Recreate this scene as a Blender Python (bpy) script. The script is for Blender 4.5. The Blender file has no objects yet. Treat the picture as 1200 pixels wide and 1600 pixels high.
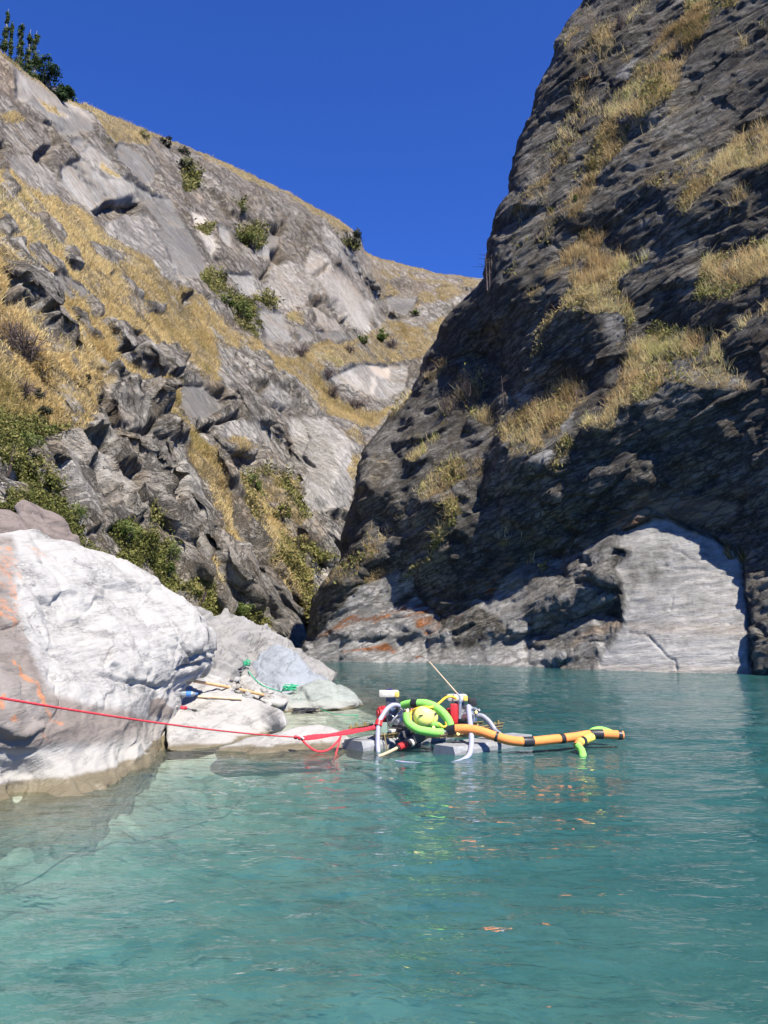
import bpy, math, random
import numpy as np
random.seed(7)
RNG = np.random.default_rng(11)
SC = bpy.context.scene
COL = SC.collection

# ------------------------------------------------------------------ camera
F_PX = 1246.0                      # focal length for a 1200 x 1600 frame
PITCH = math.radians(8.45)
CAM = np.array([0.0, 0.0, 1.6])
cam_d = bpy.data.cameras.new('camera')
cam_d.sensor_fit = 'HORIZONTAL'; cam_d.sensor_width = 36.0
cam_d.lens = 36.0 * F_PX / 1200.0
cam_d.clip_start = 0.1; cam_d.clip_end = 3000
cam_o = bpy.data.objects.new('camera', cam_d); COL.objects.link(cam_o)
cam_o.location = CAM.tolist(); cam_o.rotation_euler = (math.radians(90) + PITCH, 0, 0)
SC.camera = cam_o

# ------------------------------------------------------------------ sky and sun
SUN_AZ, SUN_EL = math.radians(142), math.radians(54)     # azimuth clockwise from +Y
S = np.array([math.sin(SUN_AZ) * math.cos(SUN_EL), math.cos(SUN_AZ) * math.cos(SUN_EL), math.sin(SUN_EL)])
world = bpy.data.worlds.new('World'); SC.world = world; world.use_nodes = True
wn = world.node_tree; bg = wn.nodes['Background']
sky = wn.nodes.new('ShaderNodeTexSky'); sky.sky_type = 'NISHITA'; sky.sun_disc = False
sky.sun_elevation = SUN_EL; sky.sun_rotation = SUN_AZ
sky.altitude = 2600; sky.air_density = 1.0; sky.dust_density = 0.0; sky.ozone_density = 5.0
tint = wn.nodes.new('ShaderNodeMix'); tint.data_type = 'RGBA'; tint.blend_type = 'MULTIPLY'; tint.inputs[0].default_value = 1.0
tint.inputs[7].default_value = (.33, .60, 1.24, 1)                # deep blue of dry mountain air, the same all over the sky
wn.links.new(sky.outputs[0], tint.inputs[6]); wn.links.new(tint.outputs[2], bg.inputs[0]); bg.inputs[1].default_value = 0.090
sun_d = bpy.data.lights.new('sun', 'SUN'); sun_d.energy = 5.0; sun_d.angle = math.radians(0.53)
sun_d.color = (1.0, 0.942, 0.845)
sun_o = bpy.data.objects.new('sun', sun_d); COL.objects.link(sun_o)
sun_o.rotation_euler = (math.pi / 2 - SUN_EL, 0, math.pi - SUN_AZ)
SC.view_settings.view_transform = 'Standard'; SC.view_settings.look = 'None'
SC.view_settings.exposure = 1.1; SC.view_settings.gamma = 1.0; SC.view_settings.use_curve_mapping = False
SC.render.engine = 'CYCLES'
SC.cycles.use_denoising = True
SC.cycles.use_adaptive_sampling = True; SC.cycles.adaptive_threshold = .03
SC.cycles.max_bounces = 5; SC.cycles.diffuse_bounces = 2; SC.cycles.glossy_bounces = 3
SC.cycles.transparent_max_bounces = 12; SC.cycles.sample_clamp_indirect = 6
SC.cycles.caustics_reflective = False; SC.cycles.caustics_refractive = False

# ------------------------------------------------------------------ numpy helpers
RIGHT = np.array([1.0, 0, 0])
UP = np.array([0, -math.sin(PITCH), math.cos(PITCH)])
FWD = np.array([0, math.cos(PITCH), math.sin(PITCH)])

def ray(px, py):
    """direction of sight for a pixel of the 1200 x 1600 photograph, one unit deep"""
    x = (np.asarray(px, float) - 600) / F_PX; y = (800 - np.asarray(py, float)) / F_PX
    return x[..., None] * RIGHT + y[..., None] * UP + FWD

def at(px, py, Y):
    """surveyed point: the place seen at a pixel, Y metres ahead"""
    r = ray(px, py); return CAM + r * (np.asarray(Y, float) / r[..., 1])[..., None]

def on_water(px, py):
    r = ray(px, py); return CAM + r * (-CAM[2] / r[..., 2])[..., None]

def _h(ix, iy, iz, seed):
    n = (ix * 374761393 + iy * 668265263 + iz * 2147483647 + seed * 974634777) & 0xFFFFFFFF
    n = ((n ^ (n >> 13)) * 1274126177) & 0xFFFFFFFF
    n = ((n ^ (n >> 16)) * 2246822519) & 0xFFFFFFFF
    return ((n ^ (n >> 15)) & 0xFFFF).astype(np.float32) / 32767.5 - 1.0

def vnoise(p, seed=0):
    """smooth value noise, -1..1, p is (...,3)"""
    i = np.floor(p).astype(np.int64); f = (p - i).astype(np.float32)
    u = f * f * f * (f * (f * 6 - 15) + 10)
    x, y, z = i[..., 0], i[..., 1], i[..., 2]
    def c(a, b, d): return _h(x + a, y + b, z + d, seed)
    ux, uy, uz = u[..., 0], u[..., 1], u[..., 2]
    def lx(b, d):
        A = c(0, b, d); return A + (c(1, b, d) - A) * ux
    a0 = lx(0, 0); a0 = a0 + (lx(1, 0) - a0) * uy
    a1 = lx(0, 1); a1 = a1 + (lx(1, 1) - a1) * uy
    return a0 + (a1 - a0) * uz

def fbm(p, octs=4, seed=0, gain=0.5):
    s = 0; a = 1; t = 0
    for k in range(octs):
        s = s + a * vnoise(p * 2.03 ** k + 17.3 * k, seed + k); t += a; a *= gain
    return s / t

def ridged(p, octs=3, seed=0):
    s = 0; a = 1; t = 0
    for k in range(octs):
        s = s + a * (1 - 2 * np.abs(vnoise(p * 2.1 ** k + 9.1 * k, seed + k))); t += a; a *= 0.5
    return s / t

def smooth(a, b, x):
    t = np.clip((x - a) / (b - a), 0, 1); return t * t * (3 - 2 * t)

def pts(s, tile=None):
    a = np.array([[float(v) for v in q.split(',')] for q in s.split()])
    if tile: a = a / tile[2] + np.array(tile[:2])
    return a

def sdpoly(X, Y, P):
    """signed distance to a polygon, negative inside"""
    d = np.full(X.shape, 1e18); inside = np.zeros(X.shape, bool)
    n = len(P)
    for k in range(n):
        ax, ay = P[k]; bx, by = P[(k + 1) % n]
        ex, ey = bx - ax, by - ay
        wx, wy = X - ax, Y - ay
        t = np.clip((wx * ex + wy * ey) / (ex * ex + ey * ey + 1e-9), 0, 1)
        d = np.minimum(d, (wx - ex * t) ** 2 + (wy - ey * t) ** 2)
        if ay != by:
            c = ((ay > Y) != (by > Y)) & (X < ex * (Y - ay) / (by - ay) + ax)
            inside ^= c
    d = np.sqrt(d)
    return np.where(inside, -d, d)

class Paint:
    """facets and ground cover of a cliff, surveyed as outlines; warped so that edges are ragged"""
    def __init__(s, x0, x1, y0, y1, st, seed):
        s.x = np.arange(x0, x1 + st, st); s.y = np.arange(y0, y1 + st, st); s.st = st
        s.X, s.Y = np.meshgrid(s.x, s.y)
        q = np.stack([s.X / 46, s.Y / 46, np.zeros_like(s.X)], -1)
        s.wx = s.X + 9 * fbm(q, 5, seed, .62); s.wy = s.Y + 9 * fbm(q + 40, 5, seed + 31, .62)
        s.m = {}
    def layer(s, name, v=0.0):
        s.m[name] = np.full(s.X.shape, float(v)); return s.m[name]
    def mask(s, P, f=5):
        m = np.zeros(s.X.shape); g = 3 * f + 16
        i0, i1 = np.searchsorted(s.x, [P[:, 0].min() - g, P[:, 0].max() + g])
        j0, j1 = np.searchsorted(s.y, [P[:, 1].min() - g, P[:, 1].max() + g])
        if i1 <= i0 or j1 <= j0: return m
        sl = (slice(j0, j1), slice(i0, i1))
        m[sl] = smooth(f, -f, sdpoly(s.wx[sl], s.wy[sl], P)); return m
    def put(s, P, f=5, **kw):
        m = s.mask(P, f)
        for k, v in kw.items():
            L = s.m[k]; L += (v - L) * m
        return m
    def line(s, P, w, **kw):
        d = np.full(s.X.shape, 1e9)
        for k in range(len(P) - 1):
            ax, ay = P[k]; bx, by = P[k + 1]; ex, ey = bx - ax, by - ay
            t = np.clip(((s.wx - ax) * ex + (s.wy - ay) * ey) / (ex * ex + ey * ey + 1e-9), 0, 1)
            d = np.minimum(d, np.hypot(s.wx - ax - ex * t, s.wy - ay - ey * t))
        m = smooth(w, w * .3, d)
        for k, v in kw.items():
            L = s.m[k]; L += (v - L) * m
        return m
    def get(s, A, px, py):
        fx = np.clip((px - s.x[0]) / s.st, 0, len(s.x) - 1.001); fy = np.clip((py - s.y[0]) / s.st, 0, len(s.y) - 1.001)
        i = fx.astype(int); j = fy.astype(int); u = fx - i; v = fy - j
        return (A[j, i] * (1 - u) + A[j, i + 1] * u) * (1 - v) + (A[j + 1, i] * (1 - u) + A[j + 1, i + 1] * u) * v

def plane_depth(r, n, p0, far=500.):
    n = np.array(n, float); n /= np.linalg.norm(n)
    den = r @ n; num = float(n @ (np.array(p0, float) - CAM))
    d = np.where(den * num > 0, num / np.where(np.abs(den) < 1e-6, 1e-6, den), far)
    return np.clip(d, 1, far)

def grad_normals(P):
    dx = np.gradient(P, axis=1); dy = np.gradient(P, axis=0)
    n = np.cross(dx, dy); n /= np.linalg.norm(n, axis=-1, keepdims=True) + 1e-12
    v = CAM - P
    return n * np.sign((n * v).sum(-1, keepdims=True))

def tps(ctrl, X, Y):
    """thin-plate surface of log depth through surveyed points"""
    c = np.array(ctrl, float); p = c[:, :2] / 400; z = np.log(c[:, 2]); n = len(c)
    def phi(d2): return .5 * d2 * np.log(d2 + 1e-9)
    K = phi(((p[:, None] - p[None]) ** 2).sum(-1)) + 2e-4 * np.eye(n)
    A = np.zeros((n + 3, n + 3)); A[:n, :n] = K; A[:n, n] = 1; A[:n, n + 1:] = p; A[n, :n] = 1; A[n + 1:, :n] = p.T
    w = np.linalg.solve(A, np.r_[z, 0, 0, 0])
    o = w[n] + w[n + 1] * X / 400 + w[n + 2] * Y / 400
    for k in range(n): o = o + w[k] * phi((X / 400 - p[k, 0]) ** 2 + (Y / 400 - p[k, 1]) ** 2)
    return o

def relief(pt, L0, tgt, wt, scale_px, iters=5):
    r = ray(pt.X, pt.Y); te = tgt.copy()
    for k in range(iters):
        L = relief1(pt, L0, np.clip(te, -.8, .97), wt, scale_px)
        if k < iters - 1:
            got = grad_normals(CAM + r * np.exp(L)[..., None]) @ S
            te = te + .8 * np.clip(tgt - got, -.5, .5)
    return L

def relief1(pt, L0, tgt, wt, scale_px):
    """turn every facet to the light by tgt (cosine to the sun) and integrate the facets to a surface"""
    r = ray(pt.X, pt.Y); st = pt.st
    nb = grad_normals(CAM + r * np.exp(L0)[..., None])
    ns = nb @ S
    a = tgt
    # n = nb + k S, normalised, with n.S = a
    k = -ns + a * np.sqrt(np.maximum(1 - ns * ns, 1e-4) / np.maximum(1 - a * a, 1e-4))
    n = nb + (k * wt)[..., None] * S; n /= np.linalg.norm(n, axis=-1, keepdims=True)
    rn = r / np.linalg.norm(r, axis=-1, keepdims=True)
    for _ in range(3):
        c = -(rn * n).sum(-1); fix = np.clip(0.24 - c, 0, None)
        n = n - fix[..., None] * rn; n /= np.linalg.norm(n, axis=-1, keepdims=True)
    def G(nn):
        den = (r * nn).sum(-1); den = np.minimum(den, -0.08)
        return -(nn @ RIGHT) / F_PX / den * st, (nn @ UP) / F_PX / den * st
    gx, gy = G(n); bx, by = G(nb)
    gx = np.clip(gx - bx, -.06, .06); gy = np.clip(gy - by, -.06, .06)
    div = np.zeros_like(gx)
    div[:, 1:] += .5 * (gx[:, 1:] + gx[:, :-1]); div[:, :-1] -= .5 * (gx[:, 1:] + gx[:, :-1])
    div[1:] += .5 * (gy[1:] + gy[:-1]); div[:-1] -= .5 * (gy[1:] + gy[:-1])
    H, W = div.shape
    e = np.block([[div, div[:, ::-1]], [div[::-1], div[::-1, ::-1]]])
    ky = 2 - 2 * np.cos(2 * np.pi * np.fft.fftfreq(2 * H)); kx = 2 - 2 * np.cos(2 * np.pi * np.fft.rfftfreq(2 * W))
    lam = (st / scale_px) ** 2
    d = np.fft.irfft2(np.fft.rfft2(e) * (1 / (ky[:, None] + kx[None] + lam)), s=e.shape)[:H, :W]
    return L0 + d      # sign: forward-difference divergence above is already negative

# ------------------------------------------------------------------ mesh helpers
def new_mesh(name, V, Fq, mat, smooth_sh=True):
    me = bpy.data.meshes.new(name)
    V = np.asarray(V, np.float32); me.vertices.add(len(V)); me.vertices.foreach_set('co', V.ravel())
    sizes = []; loops = []
    for f in Fq:
        f = np.asarray(f, np.int32); loops.append(f.ravel()); sizes.append(np.full(len(f), f.shape[1], np.int32))
    loops = np.concatenate(loops); sizes = np.concatenate(sizes)
    me.loops.add(len(loops)); me.loops.foreach_set('vertex_index', loops)
    st = np.zeros(len(sizes), np.int32); st[1:] = np.cumsum(sizes)[:-1]
    me.polygons.add(len(sizes)); me.polygons.foreach_set('loop_start', st)
    me.polygons.foreach_set('use_smooth', np.full(len(sizes), smooth_sh))
    me.update(calc_edges=True); me.validate()
    me.materials.append(mat); return me

def link(name, me, parent=None, loc=(0, 0, 0)):
    o = bpy.data.objects.new(name, me); COL.objects.link(o)
    o.location = [float(v) for v in loc]
    if parent: o.parent = parent
    return o

def tag(o, label=None, cat=None, group=None, kind=None):
    if label: o['label'] = label
    if cat: o['category'] = cat
    if group: o['group'] = group
    if kind: o['kind'] = kind
    return o

def attr(me, name, arr):
    arr = np.asarray(arr, np.float32)
    if arr.ndim == 1:
        a = me.attributes.new(name, 'FLOAT', 'POINT'); a.data.foreach_set('value', arr)
    elif arr.shape[1] == 3:
        a = me.attributes.new(name, 'FLOAT_VECTOR', 'POINT'); a.data.foreach_set('vector', arr.ravel())

def grid_faces(H, W, off=0):
    i = np.arange(H * W).reshape(H, W) + off
    return np.stack([i[:-1, :-1], i[1:, :-1], i[1:, 1:], i[:-1, 1:]], -1).reshape(-1, 4)

# ------------------------------------------------------------------ node helpers
class NT:
    def __init__(s, name):
        s.mat = bpy.data.materials.new(name); s.mat.use_nodes = True
        s.t = s.mat.node_tree; s.t.nodes.clear(); s.out = s.n('ShaderNodeOutputMaterial')
    def n(s, typ, **kw):
        n = s.t.nodes.new(typ)
        for k, v in kw.items(): setattr(n, k, v)
        return n
    def l(s, a, b): s.t.links.new(a, b)
    def sv(s, sock, v):
        if hasattr(v, 'is_linked') or isinstance(v, bpy.types.NodeSocket): s.l(v, sock)
        else: sock.default_value = v
    def attr(s, name, out='Fac'):
        n = s.n('ShaderNodeAttribute'); n.attribute_name = name; return n.outputs[out]
    def noise(s, vec, scale, detail=4, rough=.6, dist=0.):
        n = s.n('ShaderNodeTexNoise'); s.l(vec, n.inputs['Vector'])
        n.inputs['Scale'].default_value = scale; n.inputs['Detail'].default_value = detail
        n.inputs['Roughness'].default_value = rough; n.inputs['Distortion'].default_value = dist
        return n.outputs['Fac']
    def vmul(s, vec, sc):
        n = s.n('ShaderNodeVectorMath', operation='MULTIPLY'); s.l(vec, n.inputs[0]); n.inputs[1].default_value = sc
        return n.outputs[0]
    def ramp(s, fac, stops, interp='LINEAR'):
        n = s.n('ShaderNodeValToRGB'); s.l(fac, n.inputs[0]); e = n.color_ramp.elements; n.color_ramp.interpolation = interp
        while len(e) < len(stops): e.new(.5)
        for k, (p, c) in enumerate(stops):
            e[k].position = p
            e[k].color = (c, c, c, 1) if not hasattr(c, '__len__') else (*c, 1)
        return n.outputs[0]
    def mix(s, fac, a, b, typ='MIX'):
        n = s.n('ShaderNodeMix', data_type='RGBA', blend_type=typ, clamp_factor=True)
        s.sv(n.inputs[0], fac)
        for sock, v in ((n.inputs[6], a), (n.inputs[7], b)):
            if isinstance(v, tuple): sock.default_value = (*v, 1)
            else: s.l(v, sock)
        return n.outputs[2]
    def math(s, op, a, b=0., clamp=False):
        n = s.n('ShaderNodeMath', operation=op, use_clamp=clamp); s.sv(n.inputs[0], a); s.sv(n.inputs[1], b); return n.outputs[0]
    def bump(s, h, strength=.4, dist=.05, normal=None):
        n = s.n('ShaderNodeBump'); s.l(h, n.inputs['Height']); n.inputs['Strength'].default_value = strength
        n.inputs['Distance'].default_value = dist
        if normal: s.l(normal, n.inputs['Normal'])
        return n.outputs[0]
    def bsdf(s, color, rough=.9, metal=0., spec=.3, normal=None):
        b = s.n('ShaderNodeBsdfPrincipled')
        if isinstance(color, tuple): b.inputs['Base Color'].default_value = (*color, 1)
        else: s.l(color, b.inputs['Base Color'])
        s.sv(b.inputs['Roughness'], rough); b.inputs['Metallic'].default_value = metal
        b.inputs['Specular IOR Level'].default_value = spec
        if normal: s.l(normal, b.inputs['Normal'])
        return b
    def done(s, b):
        s.l(b.outputs[0], s.out.inputs[0]); return s.mat

def cliff_material(name, lo, mid, hi, pale, qs, grass=(.34, .235, .085), sk=(.5, 5.0), wts=(.62, .30, .55, .25), bd=.24):
    m = NT(name)
    q = m.attr('q', 'Vector'); geo = m.n('ShaderNodeTexCoord').outputs['Object']
    streak = m.noise(m.vmul(q, (sk[0] * qs, sk[0] * qs, sk[1] * qs)), 1.0, 7, .68)
    fine = m.noise(m.vmul(q, (2.2 * qs, 2.2 * qs, 17 * qs)), 1.0, 5, .7)
    broad = m.noise(geo, .16 * qs, 6, .62)
    spot = m.noise(geo, 2.3 * qs, 6, .72)
    f = m.math('MULTIPLY', streak, wts[0])
    f = m.math('ADD', f, m.math('MULTIPLY', fine, wts[1])); f = m.math('ADD', f, m.math('MULTIPLY', broad, wts[2]))
    f = m.math('ADD', f, m.math('MULTIPLY', spot, wts[3])); f = m.math('SUBTRACT', f, sum(wts) / 2 - .46)
    col = m.ramp(f, [(.18, lo), (.42, mid), (.62, hi), (.80, tuple(min(1, c * 1.25) for c in hi))])
    def cracks(sc, w):
        dv = m.n('ShaderNodeVectorMath', operation='ADD'); m.l(m.vmul(q, sc), dv.inputs[0])
        nz = m.n('ShaderNodeTexNoise'); m.l(m.vmul(q, tuple(1.7 * v for v in sc)), nz.inputs['Vector']); nz.inputs['Detail'].default_value = 5; nz.inputs['Roughness'].default_value = .7
        sc_n = m.vmul(nz.outputs['Color'], (.9, .9, .9)); m.l(sc_n, dv.inputs[1])
        vo = m.n('ShaderNodeTexVoronoi', feature='DISTANCE_TO_EDGE'); vo.inputs['Scale'].default_value = 1.0; m.l(dv.outputs[0], vo.inputs['Vector'])
        return m.ramp(vo.outputs['Distance'], [(0., 0.), (w, 1.)])
    ck = m.math('MULTIPLY', cracks((.34 * qs, .34 * qs, 1.1 * qs), .055), cracks((1.1 * qs, 1.1 * qs, 4.2 * qs), .05))
    ck = m.math('MAXIMUM', ck, m.math('MULTIPLY', m.attr('slab'), .95))
    col = m.mix(m.math('MULTIPLY', m.math('SUBTRACT', 1.0, ck), .75), col, tuple(c * .35 for c in lo))
    # warm weathering
    warm = m.ramp(m.noise(geo, .33 * qs, 5, .65, 1.0), [(.48, 0.), (.68, 1.)])
    col = m.mix(m.math('MULTIPLY', warm, .55), col, tuple(a * b for a, b in zip(mid, (1.45, 1.12, .78))))
    # polished pale rock; also painted brightness on lit fragments of the right wall
    pcol = m.mix(m.ramp(streak, [(.35, 0.), (.65, 1.)]), tuple(c * .68 for c in pale), pale)
    pcol = m.mix(m.math('MULTIPLY', m.ramp(fine, [(.3, 1.), (.5, 0.)]), .5), pcol, tuple(c * .45 for c in pale))
    pf = m.math('ADD', m.attr('pale'), m.math('MULTIPLY', m.math('SUBTRACT', spot, .5), 1.0))
    col = m.mix(m.math('MULTIPLY', m.math('MULTIPLY', m.ramp(pf, [(.25, 0.), (.85, 1.)]), .85), m.ramp(m.attr('pale'), [(0., 0.), (.15, 1.)])), col, pcol)
    # dark weathered slabs
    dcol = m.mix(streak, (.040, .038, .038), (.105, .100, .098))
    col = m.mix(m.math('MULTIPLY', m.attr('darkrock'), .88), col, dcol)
    # tan rock
    tcol = m.mix(streak, (.24, .17, .11), (.42, .33, .24))
    col = m.mix(m.math('MULTIPLY', m.attr('tan'), .8), col, tcol)
    # iron stain
    rcol = m.mix(fine, (.13, .045, .02), (.36, .155, .06))
    rf = m.math('ADD', m.attr('rust'), m.math('MULTIPLY', m.math('SUBTRACT', m.noise(m.vmul(q, (.8, .8, 3.2)), 1.0, 6, .7), .5), 2.4))
    col = m.mix(m.math('MULTIPLY', m.ramp(rf, [(.45, 0.), (.85, 1.)]), m.ramp(m.attr('rust'), [(0., 0.), (.2, 1.)])), col, rcol)
    # soil and litter below grass and scrub
    gn = m.noise(geo, 3.4 * qs, 6, .75)
    gcol = m.mix(m.ramp(gn, [(.3, 0.), (.7, 1.)]), tuple(c * .42 for c in grass), grass)
    gf = m.math('ADD', m.attr('grass'), m.math('MULTIPLY', m.math('SUBTRACT', m.noise(geo, .9 * qs, 6, .75), .5), 2.6))
    col = m.mix(m.math('MULTIPLY', m.ramp(gf, [(.34, 0.), (.66, 1.)]), m.ramp(m.attr('grass'), [(0., 0.), (.12, 1.)])), col, gcol)
    scol = m.mix(m.ramp(gn, [(.3, 0.), (.7, 1.)]), (.03, .036, .013), (.15, .135, .05))
    sf = m.math('ADD', m.attr('scrub'), m.math('MULTIPLY', m.math('SUBTRACT', spot, .5), 1.2))
    col = m.mix(m.math('MULTIPLY', m.ramp(sf, [(.35, 0.), (.6, 1.)]), m.ramp(m.attr('scrub'), [(0., 0.), (.12, 1.)])), col, scol)
    hgt = m.math('ADD', m.math('MULTIPLY', streak, 1.0), m.math('MULTIPLY', fine, .5))
    hgt = m.math('ADD', hgt, m.math('MULTIPLY', spot, .8)); hgt = m.math('ADD', hgt, m.math('MULTIPLY', ck, .35))
    hgt = m.math('MULTIPLY', hgt, m.math('SUBTRACT', 1.0, m.math('MULTIPLY', m.attr('slab'), .78)))
    nrm = m.bump(hgt, .95, bd / qs)
    return m.done(m.bsdf(col, .88, 0, .18, nrm))
# ================================================================== RIGHT CLIFF
T1 = (720, 0, 2.5); T2 = (720, 330, 2.5); T3 = (470, 560, 3.158); T4 = (460, 800, 3.0); T5 = (820, 640, 3.158)
XB = pts('467,1040 467,1030 478,990 488,940 500,915 515,895 530,872 535,833 542,800 555,766 559,734 566,709 578,687 592,671 612,649 635,623 657,580 668,553 681,537 690,510 701,497 712,480 725,467 745,448 755,436 760,415 763,385 768,362 774,330 776,324 792,304 796,280 800,260 806,236 810,216 818,196 828,176 836,152 844,132 854,112 864,88 868,64 880,48 896,24 914,0 945,-50 1000,-150 1060,-280')
YW = pts('440,1031 470,1032 660,1036 860,1043 934,1047 1054,1051 1175,1053 1300,1060 1500,1075')
R = Paint(430, 1420, -280, 1080, 2.0, 3)
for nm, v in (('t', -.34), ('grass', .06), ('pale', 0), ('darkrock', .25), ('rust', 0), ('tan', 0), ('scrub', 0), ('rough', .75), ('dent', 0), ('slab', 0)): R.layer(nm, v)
def rp(tile, s, f=5, **kw): R.put(pts(s, tile), f, **kw)
G_ = dict(t=.60, grass=.95, rough=.6)
g_ = dict(t=.50, grass=.55, rough=.8)
D_ = dict(t=-.38)
# upper wall
rp(T1, '560,-700 1500,-700 1300,-300 1080,0 760,0 485,0 470,-100', t=.25, grass=.4)
rp(T1, '485,0 760,0 700,90 660,170 665,240 610,330 590,430 520,540 430,640 380,700 330,800 280,860 210,860 260,760 300,640 330,600 370,560 390,480 440,420 430,330 440,250 400,200 420,110', 8, t=.50, grass=.42, rough=.8)
rp(T1, '510,120 640,150 640,230 560,240 500,200', 8, grass=.7, t=.36)
rp(T1, '440,300 600,310 590,340 500,345 500,380 450,340', 4, t=-.05)
rp(T1, '380,490 430,470 440,500 380,520 330,600 300,590 340,520', 5, t=-.05)
rp(T1, '280,590 330,600 310,640 270,660', 5, t=-.1)
rp(T1, '900,0 1080,0 1000,70 930,160 880,230 840,330 780,400 700,450 640,560 560,680 500,800 440,860 380,870 420,760 480,650 560,500 610,380 680,290 760,180 830,110', 6, **G_)
rp(T1, '640,440 700,450 620,560 560,640 500,690 560,560', 6, t=.05, grass=.5)
rp(T1, '700,330 790,300 760,350 690,390', 6, t=.1)
rp(T1, '600,280 660,240 700,220 650,320 610,330', 4, pale=.7, grass=0, t=.45)
rp(T1, '820,420 900,370 920,380 860,440 740,520 640,590 620,580 750,480', 4, t=.4, grass=.3)
rp(T1, '840,310 910,280 905,295 850,325', 3, t=.45, pale=.4)
rp(T1, '1000,200 1060,150 1140,170 1120,200 1000,220', 4, **g_)
rp(T1, '1160,110 1200,90 1200,120 1170,130', 4, **g_)
rp(T1, '1030,580 1100,500 1200,470 1400,380 1400,560 1200,640 1150,670 1080,660 960,740 870,840 860,780 900,720 980,650', 6, **G_)
rp(T1, '850,640 950,570 1000,600 990,650 900,700 820,740 700,740 780,690', 6, **g_)
rp(T1, '860,470 960,410 970,425 880,490', 4, t=.3, grass=.3)
rp(T1, '1030,800 1120,730 1130,750 1060,810', 4, **G_)
rp(T1, '670,660 720,640 730,655 690,675', 3, t=.4, pale=.6)
# middle wall
rp(T2, '200,0 440,0 400,60 370,130 300,200 240,260 180,280 190,180 210,80', 8, t=.42, grass=.35, rough=.8)
rp(T2, '470,90 560,80 580,120 640,160 660,230 620,290 610,330 670,380 670,420 640,490 600,540 570,500 540,410 450,380 400,400 390,350 430,290 400,270 440,200 380,240 330,270 340,230 430,150', 5, **G_)
rp(T2, '440,180 500,170 510,230 440,250', 5, grass=.3, t=.3)
rp(T2, '530,400 610,400 650,420 640,490 600,540 570,510', 4, grass=.15, pale=.6, t=.42)
rp(T2, '620,290 640,250 680,215 760,150 780,160 700,220 660,270', 4, **g_)
rp(T2, '400,390 380,430 330,490 290,560 255,620 250,600 310,470 370,400', 3, **g_)
rp(T2, '270,330 330,290 340,300 270,370', 3, **g_)
rp(T2, '440,420 540,420 590,520 580,580 520,600 440,610 450,520', 14, t=.0, pale=.25)
rp(T2, '950,190 1060,190 1200,130 1500,20 1500,160 1200,260 1100,290 1040,350 1010,340 930,360 940,260', 5, **G_)
rp(T2, '1050,270 1110,230 1090,260 1060,290', 4, t=-.05, grass=0)
rp(T2, '1200,370 1500,250 1500,310 1200,400 1100,470 1010,540 1060,470 1130,410', 4, **G_)
rp(T2, '930,360 1000,330 1040,350 980,430 930,470 890,440', 6, t=.18, grass=.2)
rp(T2, '720,490 800,460 900,470 1000,480 1030,560 1050,620 1110,690 1110,710 960,680 880,670 780,680 740,730 640,770 600,830 490,840 520,790 580,740 600,640 650,590', 5, **G_)
rp(T2, '840,590 900,570 1030,610 1110,690 1110,710 960,680 860,660 820,640', 5, grass=.4, pale=.5, t=.46)
rp(T2, '330,700 440,660 510,680 500,740 440,800 400,850 380,880 150,880 220,800 300,740', 5, **G_)
rp(T2, '430,860 470,770 520,690 570,680 560,720 500,820 470,880', 4, t=.28, grass=.1)
rp(T2, '390,830 440,790 460,770 440,850 400,870', 4, t=.4, pale=.6, grass=0)
# spur
rp(T3, '720,20 890,0 960,60 910,150 920,260 955,340 950,430 930,520 880,640 900,720 860,780 760,760 690,860 650,940 640,900 700,800 740,740 680,710 590,700 550,680 520,760 440,850 360,930 310,947 340,880 420,800 480,740 440,640 380,640 300,640 300,560 330,450 400,380 480,280 560,200 640,120', 6, t=.56, grass=.22, pale=.25, rough=.7)
rp(T3, '700,140 900,60 900,150 820,300 740,340 640,400 690,260', 8, grass=.55, t=.32)
rp(T3, '500,300 580,290 560,340 480,370', 4, **D_)
rp(T3, '460,420 540,390 600,390 520,470 450,540 480,480', 4, **D_)
rp(T3, '510,500 560,500 640,470 700,420 680,500 600,570 520,660 470,650', 5, **D_)
rp(T3, '590,250 660,230 690,260 620,280', 3, **D_)
rp(T3, '700,60 760,20 800,50 780,110 720,100', 4, **D_)
rp(T3, '800,340 850,330 890,370 820,370', 3, **D_)
rp(T3, '280,400 330,420 320,500 300,560 330,640 300,700 260,640 285,540', 6, t=.02)
rp(T3, '300,650 450,660 480,680 430,740 330,840 240,940 210,940 230,800 270,660', 6, **D_)
rp(T3, '560,700 680,720 730,750 640,880 600,947 430,947 450,870 530,760', 6, **D_)
rp(T3, '700,440 900,380 940,430 900,500 820,480 700,480', 6, t=.3, pale=.35, grass=.1)
rp(T3, '560,650 640,560 740,490 810,490 910,510 900,570 860,640 800,620 720,640 640,680 590,700', 4, t=.45, grass=.9, scrub=.25)
rp(T3, '830,240 920,240 950,340 900,350 850,300', 4, **G_)
rp(T3, '520,500 600,420 700,370 680,420 600,470 540,520', 3, **G_)
rp(T3, '400,300 520,200 720,10 740,20 620,140 540,210 440,310 400,340', 4, t=.4, grass=.9)
rp(T3, '690,700 740,690 770,740 720,800 660,880 700,790', 4, **G_)
rp(T3, '980,380 1100,260 1200,170 1300,170 1240,400 1200,440 1150,470 1050,490 1000,430', 4, **G_)
rp(T3, '1140,490 1200,460 1220,500 1180,510', 3, t=.45, pale=.8, grass=0)
rp(T3, '980,890 1060,850 1100,860 1080,947 990,947', 6, t=.15, grass=.35)
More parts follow.
